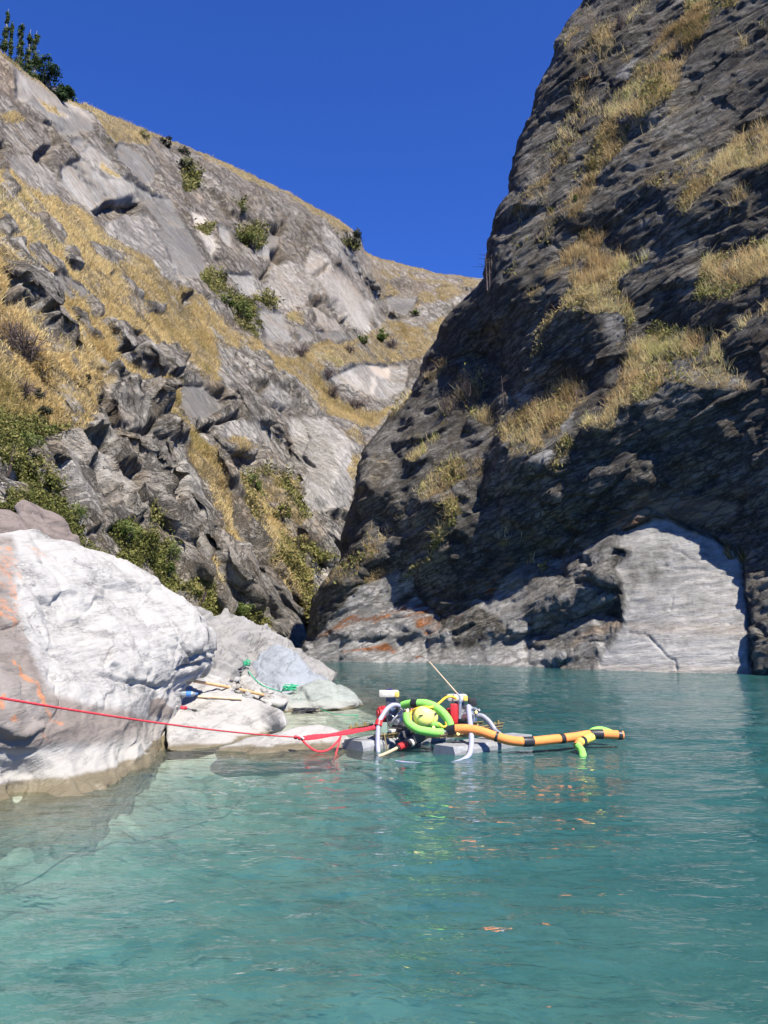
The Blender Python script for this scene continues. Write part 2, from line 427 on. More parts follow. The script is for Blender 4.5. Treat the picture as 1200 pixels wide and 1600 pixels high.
# foot of the wall
rp(T4, '480,0 510,10 450,60 440,120 400,190 330,250 280,330 200,330 150,340 210,260 300,180 340,120 370,40 420,60', 5, **g_)
rp(T4, '280,400 330,330 470,270 570,300 560,360 470,440 480,450 570,400 620,440 700,480 700,590 740,530 830,460 860,400 900,430 960,370 1000,300 1090,240 1200,210 1200,735 20,715 60,610 150,520 240,440', 5, t=.66, darkrock=0, grass=0, pale=.7, rough=.7)
rp(T4, '90,400 150,370 220,330 300,330 280,400 180,450 100,540 60,600 70,480', 4, **D_)
for s in ('170,580 240,555 250,570 200,610 160,610', '350,590 420,565 425,580 370,600', '440,520 475,480 530,495 520,505 470,500',
          '480,590 560,540 570,560 500,610', '560,600 585,615 570,620', '205,690 230,620 220,690', '640,580 700,540 680,600 640,700 620,690',
          '740,650 760,655 740,670', '1100,510 1200,460 1260,440 1260,560 1200,570 1110,570', '970,610 1060,565 1080,575 1000,625', '1090,620 1200,610 1170,650 1100,645',
          '970,380 1060,310 1130,290 1130,320 1000,390', '810,580 860,460 850,540 820,590', '690,640 720,590 715,640 690,700', '610,540 660,560 650,580 620,560'):
    rp(T4, s, 3, **D_)
rp(T4, '740,0 790,0 760,50 700,130 640,230 580,290 530,340 480,340 520,300 600,230 650,150 690,80', 4, **G_)
rp(T4, '290,370 400,330 480,270 420,260 340,300', 4, grass=.7)
rp(T4, '960,90 1080,80 1060,150 960,200', 6, t=.1, grass=.4)
rp(T4, '720,180 800,160 800,210 720,210', 4, t=.1)
rp(T4, '80,610 150,540 260,480 350,490 500,450 650,430 720,480 690,500 700,590 600,590 560,520 470,500 300,540 180,570 110,610', 6, rust=.66)
rp(T4, '220,650 340,630 430,620 500,640 470,670 330,650 230,665', 4, rust=.75)
rp(T4, '540,650 600,660 610,690 560,690', 4, rust=.6)
rp(T4, '690,600 740,540 830,470 800,520 720,590', 4, rust=.6)
rp(T4, '900,330 1000,200 1050,220 960,380 890,400', 6, rust=.45)
rp(T4, '20,720 60,630 160,600 300,660 480,680 620,660 630,720', 4, pale=1)
rp(T4, '640,720 760,690 850,660 960,640 1080,660 1200,660 1320,640 1320,740', 5, pale=1)
rp(T4, '740,530 860,440 900,460 960,480 1000,560 900,620 760,640', 5, t=.3, pale=.3)
# the bright slab
rp(T5, '0,790 100,730 200,750 340,680 450,600 520,580 460,690 420,780 470,830 430,880 360,920 450,890 470,930 380,1010 460,1050 430,1110 360,1290 0,1285', 4, t=.60, darkrock=.0, grass=.03, pale=.5, rough=.7)
rp(T5, '270,840 340,800 390,820 470,820 475,870 430,880 370,900 360,930 470,930 440,960 300,1010 200,1090 180,1110 20,1110 30,1040 110,990 240,930 280,890', 4, **D_)
for s in ('200,900 260,860 250,890', '0,830 60,820 30,850', '20,1160 100,1155 90,1180 20,1190', '130,1270 250,1190 240,1220 150,1275', '330,1170 400,1120 440,1100 380,1150', '250,700 300,690 270,740', '180,800 230,770 200,830'):
    rp(T5, s, 3, **D_)
rp(T5, '250,1170 380,1060 470,1045 460,1080 380,1120 260,1200', 3, t=.2, tan=.7)
rp(T5, '0,1200 100,1180 200,1200 240,1240 130,1275 0,1275', 4, pale=1)
rp(T5, '200,1120 330,1020 400,1030 300,1100 220,1140', 5, pale=.7)
rp(T5, '560,560 640,525 700,540 900,640 1050,690 1090,740 1085,840 1110,960 1110,1100 1130,1200 1130,1320 350,1310 400,1170 470,1060 480,930 470,850 430,780 520,700 460,680 500,600', 7, t=.62, darkrock=0, grass=0, pale=.68, rough=.3, slab=.8)
rp(T5, '400,1180 480,1110 700,1180 900,1120 1110,1150 1130,1300 360,1300', 10, pale=.9)
rp(T5, '480,1060 1100,1060 1100,1110 480,1100', 6, tan=.28)
rp(T5, '450,700 700,680 700,860 480,900', 10, darkrock=.12, pale=.5)
rp(T5, '350,1260 1135,1262 1135,1320 350,1320', 2, pale=1, darkrock=0, tan=.25)
for s, w in (('500,1110 590,1115 640,1140 660,1170 740,1240 745,1300', 4), ('690,770 760,790 830,800 950,810 1070,830', 3.4), ('720,695 760,700 830,740', 3), ('870,875 920,880', 2.4),
          ('940,965 1000,970 1060,965', 2.6), ('1000,1060 1100,1075', 2.6), ('740,940 720,1010', 2), ('1090,1230 1110,1180', 3), ('540,900 480,930', 2), ('1040,1180 1020,1240', 2), ('700,760 695,800', 2.4)):
    R.line(pts(s, T5), w * .5, dent=.45)
rp(T5, '760,670 830,650 830,670 780,690', 3, grass=.7)
rp(T5, '970,670 1020,690 1050,740 1010,740 970,700', 3, grass=.9)
rp(T5, '1070,720 1100,720 1090,750 1065,745', 3, grass=.9)
rp(T5, '0,710 50,700 60,760 0,780', 4, grass=.8)
rp(T5, '90,780 150,720 160,760 90,820', 4, grass=.6)
rp(T5, '1050,650 1095,700 1090,840 1115,1000 1125,1180 1165,1320 1132,1320 1110,1200 1105,1100 1085,900 1085,740', 2, t=-.25, dent=1.1, pale=0, slab=0)
rp(T5, '1130,850 1200,820 1500,800 1500,1330 1172,1318 1140,1100 1140,960', 4, t=.34, darkrock=.3)
rp(T5, '1120,690 1200,620 1400,560 1400,700 1200,800 1140,830', 5, t=.06)
for s in ('600,220 630,210 660,260 710,280 690,300 740,330 745,400 720,380 700,355 600,340 595,300', '550,150 620,170 640,190 580,180', '830,220 870,170 885,210 860,250',
          '980,110 1050,70 1060,120 1000,160', '490,320 540,300 550,360 530,350', '940,50 1000,20 1040,40 960,70', '680,190 740,190 720,215'):
    rp(T5, s, 3, t=.3, pale=.3, darkrock=0)  # lit fragments: turned to the sun, with sunlight also painted in as paler rock
rp(T5, '400,600 470,500 600,400 750,420 1000,450 1040,500 1000,570 850,560 640,520 500,570', 8, tan=.5, t=-.14)
rp(T5, '420,560 480,490 580,480 560,540 480,580', 5, rust=.5)
rp(T5, '0,0 180,0 190,60 100,190 0,220', 4, **G_)
rp(T5, '300,30 440,0 420,100 310,80', 4, **G_)
rp(T5, '140,280 200,140 260,140 240,220 150,320', 4, **G_)
rp(T5, '40,230 110,205 170,220 130,270 50,250', 3, t=.45, pale=.8, grass=0)

_q = np.stack([(R.X * .6 - R.Y * .8) / 44, (R.X * .8 + R.Y * .6) / 22, R.X * 0], -1)
R.m['grass'] *= .3 + .7 * smooth(-.34, .06, fbm(_q, 5, 162, .68))
_r = ray(R.X, R.Y)
D0 = plane_depth(_r, (-.56 * .955, -.83 * .955, .30), (on_water(np.array(934.), np.array(1047.))))
L0 = np.log(D0)
tt = R.m['t'] + .26 * fbm(np.stack([R.X / 60 + R.Y / 90, R.Y / 22 + R.X / 60, R.X * 0], -1), 4, 77, .6) * (1 - .8 * R.m['slab'])
LR = relief(R, L0, np.clip(tt, -.55, .85), np.ones_like(L0), 190)

H, W = 640, 470
u = np.linspace(0, 1, W)[None, :] * np.ones((H, 1)); v = np.linspace(0, 1, H)[:, None] * np.ones((1, W))
ytop = -270.
px = 700 + 500 * u; py = ytop + 1300 * v
jag = lambda y: 2.6 * fbm(np.stack([y / 13, y * 0, y * 0], -1), 4, 5, .7) + 3.5 * fbm(np.stack([y / 45, y * 0 + 3, y * 0], -1), 2, 15)
for _ in range(6):
    xb = np.interp(py, XB[::-1, 1], XB[::-1, 0]) + jag(py)
    px = xb + (1400 - xb) * u
    py = ytop + (np.interp(px, YW[:, 0], YW[:, 1]) - ytop) * v
L = R.get(LR, px, py)
Lw = np.log((on_water(px[-1], py[-1]) - CAM) @ FWD)
cw = Lw - L[-1]; kk = np.exp(-(np.arange(-90, 91) / 38.0) ** 2); kk /= kk.sum()
cw = np.convolve(np.pad(cw, 90, 'edge'), kk, 'valid')
L = L + cw[None] * np.exp(-((py[-1][None] - py) / 260.0) ** 2)
# the wall turns away at its outer edge
L = L + .05 * np.exp(-(px - xb) / 9.0)
PR = CAM + ray(px, py) * np.exp(L)[..., None]
att = {k: R.get(R.m[k], px, py) for k in R.m}
nR = grad_normals(PR)
# foliation frame of the schist: near level, rising gently to the right
def frame(m, a):
    m = np.array(m, float); m /= np.linalg.norm(m); a = np.array(a, float); a -= m * (a @ m); a /= np.linalg.norm(a)
    return np.stack([a, np.cross(m, a), m], 1)
FR = frame((-.34, .12, .93), (.8, -.5, .3))
FS = frame((-.02, .05, 1), (.8, -.5, 0))
wS = att['slab'][..., None]
q = (PR @ FR) * (1 - wS) + (PR @ FS) * wS
def terrace(q, fr, seed, warp=.9):
    t = q[..., 2] * fr + warp * fbm(q * np.array([.35, .35, .5]) * fr, 4, seed)
    f = t - np.floor(t); k = np.floor(t)
    amp = .55 + .45 * vnoise(np.stack([k * 7.3, q[..., 0] * fr * .22, q[..., 1] * fr * .22], -1), seed + 9)
    return (smooth(0, .74, f) - smooth(.76, 1, f)) * amp
def blocks(q, seed, tilt=.55):
    """height of a rock face broken into tilted joint blocks, cells of unit size; also the gap between the two nearest"""
    q = q.astype(np.float32); i0 = np.floor(q).astype(np.int64); best = np.full(q.shape[:-1], 9e9, np.float32); sec = best.copy(); hh = np.zeros_like(best)
    for a in (-1, 0, 1):
        for b in (-1, 0, 1):
            for c in (-1, 0, 1):
                x, y, z = i0[..., 0] + a, i0[..., 1] + b, i0[..., 2] + c
                dx = q[..., 0] - (x + .5 + .48 * _h(x, y, z, seed)); dy = q[..., 1] - (y + .5 + .48 * _h(x, y, z, seed + 1)); dz = q[..., 2] - (z + .5 + .48 * _h(x, y, z, seed + 2))
                d = dx * dx + dy * dy + dz * dz
                hv = .5 * _h(x, y, z, seed + 3) + tilt * (dx * _h(x, y, z, seed + 4) + dy * _h(x, y, z, seed + 5) + dz * _h(x, y, z, seed + 6))
                nb_ = d < best
                sec = np.where(nb_, best, np.minimum(sec, d)); hh = np.where(nb_, hv, hh); best = np.where(nb_, d, best)
    return hh, np.sqrt(sec) - np.sqrt(best)
def rock_disp(q, P, sc, seed):
    h = .50 * fbm(q * np.array([.16, .16, .42]) / sc, 4, seed, .55)
    h += .26 * terrace(q / sc, .62, seed + 3)
    h += .13 * terrace(q / sc, 1.7, seed + 5)
    h += .14 * ridged(q * np.array([.5, .5, 1.5]) / sc, 4, seed + 7)
    h += .05 * fbm(q * np.array([2.2, 2.2, 7.5]) / sc, 3, seed + 11, .65)
    return h
h = .20 * rock_disp(q, PR, 1.0, 100) + .26 * terrace(q + .3 * fbm(q * .5, 3, 88)[..., None], .42, 140, .7) + .10 * terrace(q, 1.15, 145)
wq = q + .5 * np.stack([fbm(q * .6, 3, 51), fbm(q * .6, 3, 52), .5 * fbm(q * .6, 3, 53)], -1)
b1, g1 = blocks(wq * np.array([.22, .27, .62]), 60, .85); b2, g2 = blocks(wq * np.array([1.1, 1.2, 2.8]), 70, .7)
h += .34 * b1 * smooth(0, .09, g1) + .15 * b2 * smooth(0, .18, g2) - .10 * smooth(.09, 0, g1)
hs = .10 * terrace(q, 2.6, 7, .25) + .05 * fbm(q * np.array([.8, .8, 6.]), 4, 9) + .10 * fbm(q * .5, 3, 19)
h = (h * (1 - att['slab']) + hs * 2.2 * att['slab']) * att['rough'] - att['dent'] * .2
edge = smooth(0, 10, px - xb)
PR = PR + nR * (h * (.35 + .65 * edge))[..., None]
def sheet(name, P, q, att, mat, label=None, skirts=()):
    """grid of points plus borders that turn back into the hill"""
    H, W, _ = P.shape
    for side, vecs in skirts:
        for d in vecs:
            d = np.array(d, float)
            if side == 'left':  P = np.concatenate([P[:, :1] + d, P], 1); q = np.concatenate([q[:, :1] + d, q], 1); att = {k: np.concatenate([a[:, :1], a], 1) for k, a in att.items()}
            if side == 'right': P = np.concatenate([P, P[:, -1:] + d], 1); q = np.concatenate([q, q[:, -1:] + d], 1); att = {k: np.concatenate([a, a[:, -1:]], 1) for k, a in att.items()}
            if side == 'top':   P = np.concatenate([P[:1] + d, P], 0); q = np.concatenate([q[:1] + d, q], 0); att = {k: np.concatenate([a[:1], a], 0) for k, a in att.items()}
            if side == 'bot':   P = np.concatenate([P, P[-1:] + d], 0); q = np.concatenate([q, q[-1:] + d], 0); att = {k: np.concatenate([a, a[-1:]], 0) for k, a in att.items()}
    H, W, _ = P.shape
    me = new_mesh(name, P.reshape(-1, 3), [grid_faces(H, W)], mat)
    attr(me, 'q', q.reshape(-1, 3))
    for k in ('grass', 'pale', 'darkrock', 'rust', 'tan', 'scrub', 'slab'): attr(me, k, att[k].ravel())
    return tag(link(name, me), kind='structure')
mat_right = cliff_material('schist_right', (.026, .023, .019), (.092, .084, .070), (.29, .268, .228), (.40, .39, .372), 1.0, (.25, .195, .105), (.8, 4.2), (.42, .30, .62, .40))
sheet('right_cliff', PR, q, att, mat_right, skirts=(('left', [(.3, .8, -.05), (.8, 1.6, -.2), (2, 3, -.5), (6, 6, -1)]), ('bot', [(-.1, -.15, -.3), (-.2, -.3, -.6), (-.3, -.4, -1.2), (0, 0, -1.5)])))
RS = dict(P=PR, n=nR, px=px, py=py, att=att)

# ================================================================== LEFT HILLSIDE
A1 = (0, 80, 3.75); A2 = (280, 220, 3.53); A3 = (0, 360, 3.75); A4 = (280, 480, 3.158); A5 = (0, 620, 3.75); A6 = (200, 700, 3.333)
YT = pts('-260,-75 -100,18 0,80 27,101 43,115 88,140 107,155 147,168 184,184 213,197 240,208 267,219 293,229 320,240 359,257 393,272 416,284 441,296 464,306 495,326 521,336 535,346 552,359 563,373 569,392 575,396 597,404 620,409 650,418 690,427 745,434 850,440')
Lp = Paint(-270, 850, -90, 1100, 2.0, 23)
for nm, v in (('t', 9), ('w', 0), ('grass', .10), ('pale', .08), ('darkrock', .1), ('rust', 0), ('tan', .12), ('scrub', 0), ('rough', 1), ('dent', 0), ('slab', 0), ('far', 0)): Lp.layer(nm, v)
def lp(tile, s, f=5, **kw):
    if 't' in kw: kw = dict(kw, w=1)
    Lp.put(pts(s, tile), f, **kw)
Gs = dict(dent=0, grass=1, rough=.45, pale=0, tan=0, darkrock=0); gs = dict(grass=.6, rough=.7)
Rk = dict(dent=-1.1, grass=.04, rough=1, darkrock=.25, scrub=0); Rd = dict(t=-.2, dent=4.2, grass=0, scrub=0); Pl = dict(pale=.8, grass=.02, rough=.5, darkrock=0, scrub=0)
Sl = dict(tan=0, darkrock=.8, rough=.22, grass=.02, pale=0, slab=1)
Sb = dict(dent=0, scrub=.85, grass=.2, rough=.7)
# grassy middle slope first, outcrops on top
lp(None, '-270,280 0,270 60,300 130,345 220,400 300,470 380,540 300,640 260,640 180,560 150,640 110,680 60,700 -270,800', 10, grass=.72, rough=.7)
# upper cliff
lp(None, '-270,180 0,275 60,300 130,345 220,400 300,465 400,540 470,560 540,520 575,470 572,380 560,350 -270,-200', 14, rough=.7, darkrock=.3, tan=.25)
lp(A1, '-900,-400 0,0 100,80 330,230 380,330 200,280 90,290 0,240 -900,200', 6, tan=.8, pale=0)
lp(A1, '90,100 330,240 470,330 540,420 470,480 360,500 330,430 160,310 90,290', 6, **dict(Sl, darkrock=.55, tan=.15))
lp(A1, '380,340 530,420 540,470 470,480 440,500 360,500 330,430 160,310 200,280', 4, **Sl)
lp(A1, '420,520 480,520 500,570 470,590 420,550', 4, **Sl)
lp(A1, '350,680 480,620 620,720 780,760 830,860 640,860 530,940 450,880 360,760', 4, **dict(Sl, darkrock=.5))
lp(A1, '670,520 830,590 920,700 920,760 860,780 700,640 650,590', 4, **Sl)
lp(A1, '520,540 640,640 760,760 700,750 560,660 470,600', 4, **dict(Sl, darkrock=.6))
lp(A1, '780,760 900,830 1000,860 1050,960 1110,1125 1200,1250 1040,1200 900,960 830,860', 4, **Sl)
lp(A1, '50,620 190,610 200,680 220,670 330,700 350,840 250,840 180,780 60,720', 4, **Pl)
lp(A1, '600,1000 800,920 880,950 980,1100 1050,1200 820,1200 720,1125 640,1050', 4, **Pl)
for s in ('200,600 250,560 320,540 325,620 310,670 250,640 220,660 195,640', '540,940 640,870 800,840 840,870 800,960 790,980 740,930 680,960 620,990 560,960', '260,430 320,430 380,480 330,490 300,470', '-40,560 20,530 40,570 0,590'):
    lp(A1, s, 3, **Rd)
for s in ('390,270 550,320 800,430 900,490 860,560 700,500 600,500 560,400 480,340 400,320', '220,280 290,310 400,390 380,400 280,350', '0,360 80,340 170,410 110,420 0,390', '590,490 700,490 640,560 590,540', '600,650 720,720 700,740 600,680', '830,780 920,800 910,830 850,800'):
    lp(A1, s, 4, **dict(Gs, grass=.85))
lp(A1, '0,590 40,700 150,790 250,850 330,850 480,930 560,1010 680,1125 560,1125 400,1020 280,960 190,920 120,830 50,740', 4, **Gs)
lp(A1, '0,880 60,900 200,1030 300,1125 120,1125 160,1060 40,960', 4, **Gs)
for s in ('0,640 40,760 100,840 60,860 0,780', '200,960 320,980 400,1060 380,1125 300,1060', '0,940 60,980 120,1060 60,1090 0,1060'):
    lp(A1, s, 4, **Rk)
for s, w in (('480,730 640,850', 2.6), ('560,640 720,720 830,860', 2), ('400,660 520,720', 2), ('660,560 800,640', 1.8), ('1000,860 920,700', 1.8), ('900,830 980,1000 1090,1130', 1.8)):
    Lp.line(pts(s, A1), w, dent=.7)
# grey upper slabs to the right
lp(A2, '150,70 400,180 480,230 620,290 760,370 900,450 1000,530 1020,600 990,620 960,520 840,460 700,370 560,290 440,240 330,190 130,100', 3, **dict(Gs, tan=.3))
lp(A2, '840,480 960,490 1010,560 1000,620 920,600 870,550', 4, **dict(Sb, t=.2))
lp(A2, '130,100 420,220 500,290 380,330 300,310 150,190', 5, darkrock=.55, rough=.6)
lp(A2, '500,290 620,330 780,430 780,520 720,560 600,420', 5, darkrock=.4, pale=.2)
for s in ('390,330 490,300 600,390 570,430 480,400 420,370', '370,400 460,460 440,470 380,440', '720,560 760,500 790,580 740,590'):
    lp(A2, s, 4, t=.12)
for s in ('510,590 560,570 570,640 520,660', '720,850 810,880 820,940 790,945 720,900', '830,850 880,880 920,950 890,980 830,920', '740,740 830,670 820,690 760,740', '450,770 500,680 470,770', '500,460 560,440 560,500 520,490', '880,980 940,980 940,1020 900,1010', '0,880 50,860 60,930 20,930'):
    lp(A2, s, 3, **Rd)
for s in ('0,420 60,510 140,690 140,770 0,730 -60,600 -60,420', '210,450 290,500 310,600 240,570 210,530', '470,500 560,510 540,570 480,660 430,640', '430,930 560,960 620,1100 480,1110', '640,1010 740,1050 740,1110 660,1100', '780,1060 900,1080 880,1100 790,1100', '260,720 400,740 420,850 330,860', '570,900 680,920 720,860 640,790 580,770'):
    lp(A2, s, 4, **dict(Sl, darkrock=.62))
lp(A2, '720,590 820,630 850,680 1000,850 1070,900 1060,1050 980,1060 900,960 830,850 750,760 690,700', 4, **dict(Pl, pale=.55, slab=.6, rough=.35))
lp(A2, '600,650 700,690 830,850 720,860 680,920 580,910 480,800 500,690', 4, **dict(Pl, slab=.5, tan=.25, pale=.45, rough=.4))
lp(A2, '720,910 880,1000 915,1070 860,1080 760,1010', 3, **dict(Pl, tan=.4, pale=.6, slab=.6))
lp(A2, '690,690 780,640 850,690 1000,850 960,850 830,740 780,700', 4, tan=.5)
lp(A2, '790,450 850,520 940,620 1010,700 1030,800 960,740 830,620 790,560', 4, **dict(Pl, rough=.8))
lp(A2, '80,280 140,280 150,330 90,330', 4, tan=.7, pale=.5)
lp(A2, '60,380 150,400 200,600 170,640 90,500', 4, **dict(Pl, pale=.5, slab=1, rough=.3))
lp(A2, '0,790 90,850 250,1000 430,1129 0,1129', 4, **Gs)
lp(A2, '100,900 200,930 300,1050 200,1020 90,950', 4, **dict(Pl, pale=.5))
for s in ('60,770 160,700 260,820 400,900 440,1000 470,1080 430,1100 330,1000 240,930 130,840', '300,460 400,490 470,540 450,600 350,600 330,520', '250,340 350,350 360,420 290,410', '60,470 210,450 150,520', '0,120 90,160 110,260 20,300', '390,850 560,900 600,950 520,940 420,900'):
    lp(A2, s, 4, **Sb)
lp(A2, '600,930 700,940 690,1000 620,980', 4, **Gs)
for s, w in (('650,690 750,780 840,850', 2.2), ('690,920 820,940', 2), ('630,780 640,870', 1.8), ('860,680 1000,830', 1.8), ('740,840 700,700', 2), ('30,390 160,660', 1.6), ('330,330 480,295', 2)):
    Lp.line(pts(s, A2), w, dent=.8)
# middle slope outcrops
for s in ('160,80 220,60 330,180 400,250 310,240 200,190 160,120', '0,190 60,220 200,350 270,470 250,510 180,520 60,440 0,470', '190,550 300,560 380,640 440,760 380,720 290,640', '490,410 540,390 600,450 590,520 520,500',
          '570,540 720,540 850,600 900,680 1010,670 1100,780 1190,870 1100,890 940,860 900,900 780,800 680,700 640,620', '350,70 450,100 500,190 440,250 390,180', '510,70 620,80 710,150 700,180 620,170', '700,280 850,350 830,390 750,360',
          '870,390 960,440 950,480 880,460', '580,860 640,810 760,880 860,900 930,1020 950,1080 940,1125 640,1125 600,960', '20,60 120,60 130,130 200,230 300,340 240,330 120,220', '390,470 480,520 600,660 540,640 420,540'):
    lp(A3, s, 4, **Rk)
for s in ('250,260 340,250 460,400 410,410 290,320', '340,240 420,270 550,370 480,400', '900,0 1100,0 1200,180 1200,300 1090,270 1000,130', '1070,910 1180,900 1200,1000 1130,990'):
    lp(A3, s, 3, **Sl)
lp(A3, '620,0 830,0 1050,200 1060,290 1150,370 960,280 850,160', 4, **Pl)
lp(A3, '20,40 60,40 180,180 250,260 320,360 280,340 160,200', 3, **dict(Pl, pale=.5))
for s in ('0,290 30,340 20,430 60,460 0,460', '70,430 160,480 130,490', '330,590 390,680 440,760 400,720', '940,850 1080,850 1030,870', '780,550 860,600 820,610 760,570', '640,240 690,240 650,270', '1070,380 1130,380 1110,470 1070,450', '540,990 600,1000 650,1110 620,1110', '80,200 170,260 240,350 190,330', '390,190 440,230 420,240',
          '600,840 700,820 850,920 850,980 800,950 700,900', '660,700 790,710 700,720'):
    lp(A3, s, 3, **Rd)
lp(A3, '740,920 900,1000 940,1090 930,1125 760,1000', 6, t=.12)
# right part of the middle slope
lp(A4, '180,180 400,260 560,360 720,540 830,640 880,860 840,1011 500,1011 200,700 160,480 200,300', 8, grass=.12, pale=.3, rough=1)
lp(A4, '540,540 720,540 830,640 860,800 880,860 840,1011 620,1011 600,900 660,860 590,740 520,650', 5, **dict(Pl, rough=.5, slab=.5))
lp(A4, '200,570 420,560 430,600 400,650 330,670 210,640', 4, **Pl)
lp(A4, '420,420 460,360 540,450 540,490 500,490', 3, **Pl)
lp(A4, '10,400 110,390 180,440 200,500 120,540 40,560 0,500', 3, **dict(Sl, rough=.5))
for s in ('50,580 110,540 180,550 200,590 160,650 60,620', '210,700 360,700 400,740 350,800 250,820 210,760', '380,740 420,650 440,680 420,730', '430,460 530,490 500,510', '0,720 30,740 60,900 70,960 0,900', '360,360 440,380 420,420 370,410', '190,550 290,540 280,560 200,570', '590,740 650,780 600,760', '520,400 560,420 550,440', '0,200 60,240 130,340 110,360 40,320'):
    lp(A4, s, 3, **Rd)
lp(A4, '0,20 80,70 140,130 200,160 280,170 350,200 420,220 480,300 560,350 640,430 720,530 790,540 900,590 970,580 1080,470 980,520 800,450 760,380 700,320 830,280 1060,280 1180,250 1300,200 1300,60 1200,100 1100,70 1040,70 940,130 800,180 680,180 560,240 440,230 400,170 260,90 130,0 0,0', 4, **Gs)
lp(A4, '200,640 300,650 390,690 340,720 220,690', 4, **gs)
lp(A4, '400,770 560,860 620,1011 400,1011 300,860', 5, **dict(Sb, grass=.5, scrub=.5))
lp(A4, '850,700 900,720 870,850 830,800', 4, **gs)
lp(A4, '800,600 880,590 900,680 820,650', 4, **gs)
lp(A4, '0,540 60,640 150,780 180,860 260,990 220,1000 120,840 40,700 0,620', 3, **gs)
lp(A4, '0,660 40,740 130,900 150,1011 60,1011', 4, **dict(Pl, pale=.6))
lp(A4, '740,340 880,280 1140,290 1110,420 1000,460 930,430 760,370', 3, **dict(Sl, darkrock=.4, pale=.3))
lp(A4, '930,290 1030,300 1030,350 960,330', 3, **dict(Pl, tan=.7))
lp(A4, '940,340 965,350 950,430 930,420', 3, **dict(Pl, tan=.4))
lp(A4, '680,120 800,120 830,160 720,165', 3, **dict(Sl, darkrock=.7))
# lower left
lp(A5, '-1000,60 0,100 160,130 340,200 300,330 330,500 400,640 480,800 600,720 760,740 850,640 960,740 1010,900 1100,1125 900,1225 600,1200 -1000,1225 -1000,500', 8, **Sb)
lp(A5, '300,220 420,250 500,200 760,300 820,440 800,740 600,800 560,760 480,800 400,640 330,500 300,330', 4, **Rk)
lp(A5, '340,280 400,340 440,470 520,620 580,800 540,700 440,620 360,420', 3, **dict(Pl, t=.85))
lp(A5, '460,330 520,320 600,480 680,640 780,740 700,720 620,560 520,440', 3, **dict(Pl, t=.85))
lp(A5, '400,640 440,660 480,760 460,780', 3, **Pl)
for s in ('310,360 360,420 440,600 480,700 440,700 350,540', '480,400 530,440 600,560 640,680 600,600 540,540', '500,190 640,260 700,380 800,440 810,540 780,620 730,640 660,540 590,420 520,300', '440,230 500,260 520,310 460,330', '550,20 620,80 670,170 640,200 580,100', '780,200 940,130 970,230 900,240 800,230', '930,520 1050,500 1120,580 1130,600 960,590', '730,620 790,610 790,750 770,680', '560,600 600,620 640,680 600,660'):
    lp(A5, s, 3, **Rd)
lp(A5, '790,280 1000,350 1090,480 930,520 800,420', 5, **dict(Rk, pale=.45, darkrock=.1))
lp(A5, '970,360 1080,400 1090,490 1000,440', 4, **Rd)
lp(A5, '970,180 1060,290 1200,470 1200,640 1130,560 1090,380', 4, **dict(Pl, pale=.65, rough=.3))
lp(A5, '880,0 980,30 1100,200 1200,340 1200,480 1080,280 960,130', 4, **Gs)
lp(A5, '980,600 1070,610 1080,640 1000,650', 3, **dict(Pl, tan=.5))
lp(A5, '950,660 1020,690 1000,720 960,700', 3, **Pl)
lp(A5, '820,440 940,530 980,700 1080,820 1200,900 1200,1125 1080,1000 1000,820 850,620', 5, **Rk)
# towards the gorge mouth
lp(A6, '250,300 400,370 510,520 560,520 640,700 760,900 820,1000 740,990 430,860 300,560', 6, **dict(Rk, pale=.35))
lp(A6, '300,330 400,370 510,520 520,640 440,560 330,470', 4, t=.10)
lp(A6, '330,0 440,130 540,300 620,480 700,560 640,560 560,430 470,260 380,100', 4, **Gs)
lp(A6, '530,130 680,200 760,160 900,240 930,370 870,440 960,500 1090,590 960,620 970,720 950,880 920,920 840,780 780,640 720,500 620,340', 5, scrub=.55, grass=.65, rough=.7)
lp(A6, '530,560 640,560 760,640 860,800 930,920 900,1000 760,900 640,740', 4, **dict(Pl, pale=.6, rough=.9))
lp(A6, '200,700 380,700 430,860 600,840 730,920 740,990 500,1000 200,1000', 5, **Sb)
lp(A6, '760,970 840,1060 780,1100 700,1060', 4, **Sb)
lp(A6, '680,700 760,800 800,880 770,880 700,780', 4, **Rd)
lp(A6, '360,600 440,600 440,760 380,720', 5, **dict(gs, tan=.3))
# far bench and hill
lp(None, '560,405 600,402 760,430 850,430 850,700 590,650 640,600 560,520', 4, far=1)
lp(None, '575,398 700,428 760,434 700,470 640,480 590,470', 4, grass=.75, tan=.4, darkrock=.2)
lp(None, '600,440 640,435 690,445 660,455 620,462', 4, t=.1, darkrock=.4, grass=.1)
lp(None, '603,465 650,462 640,490 610,495', 3, **Sl)
lp(None, '640,420 720,430 720,440 660,436', 3, t=.15, grass=.2)

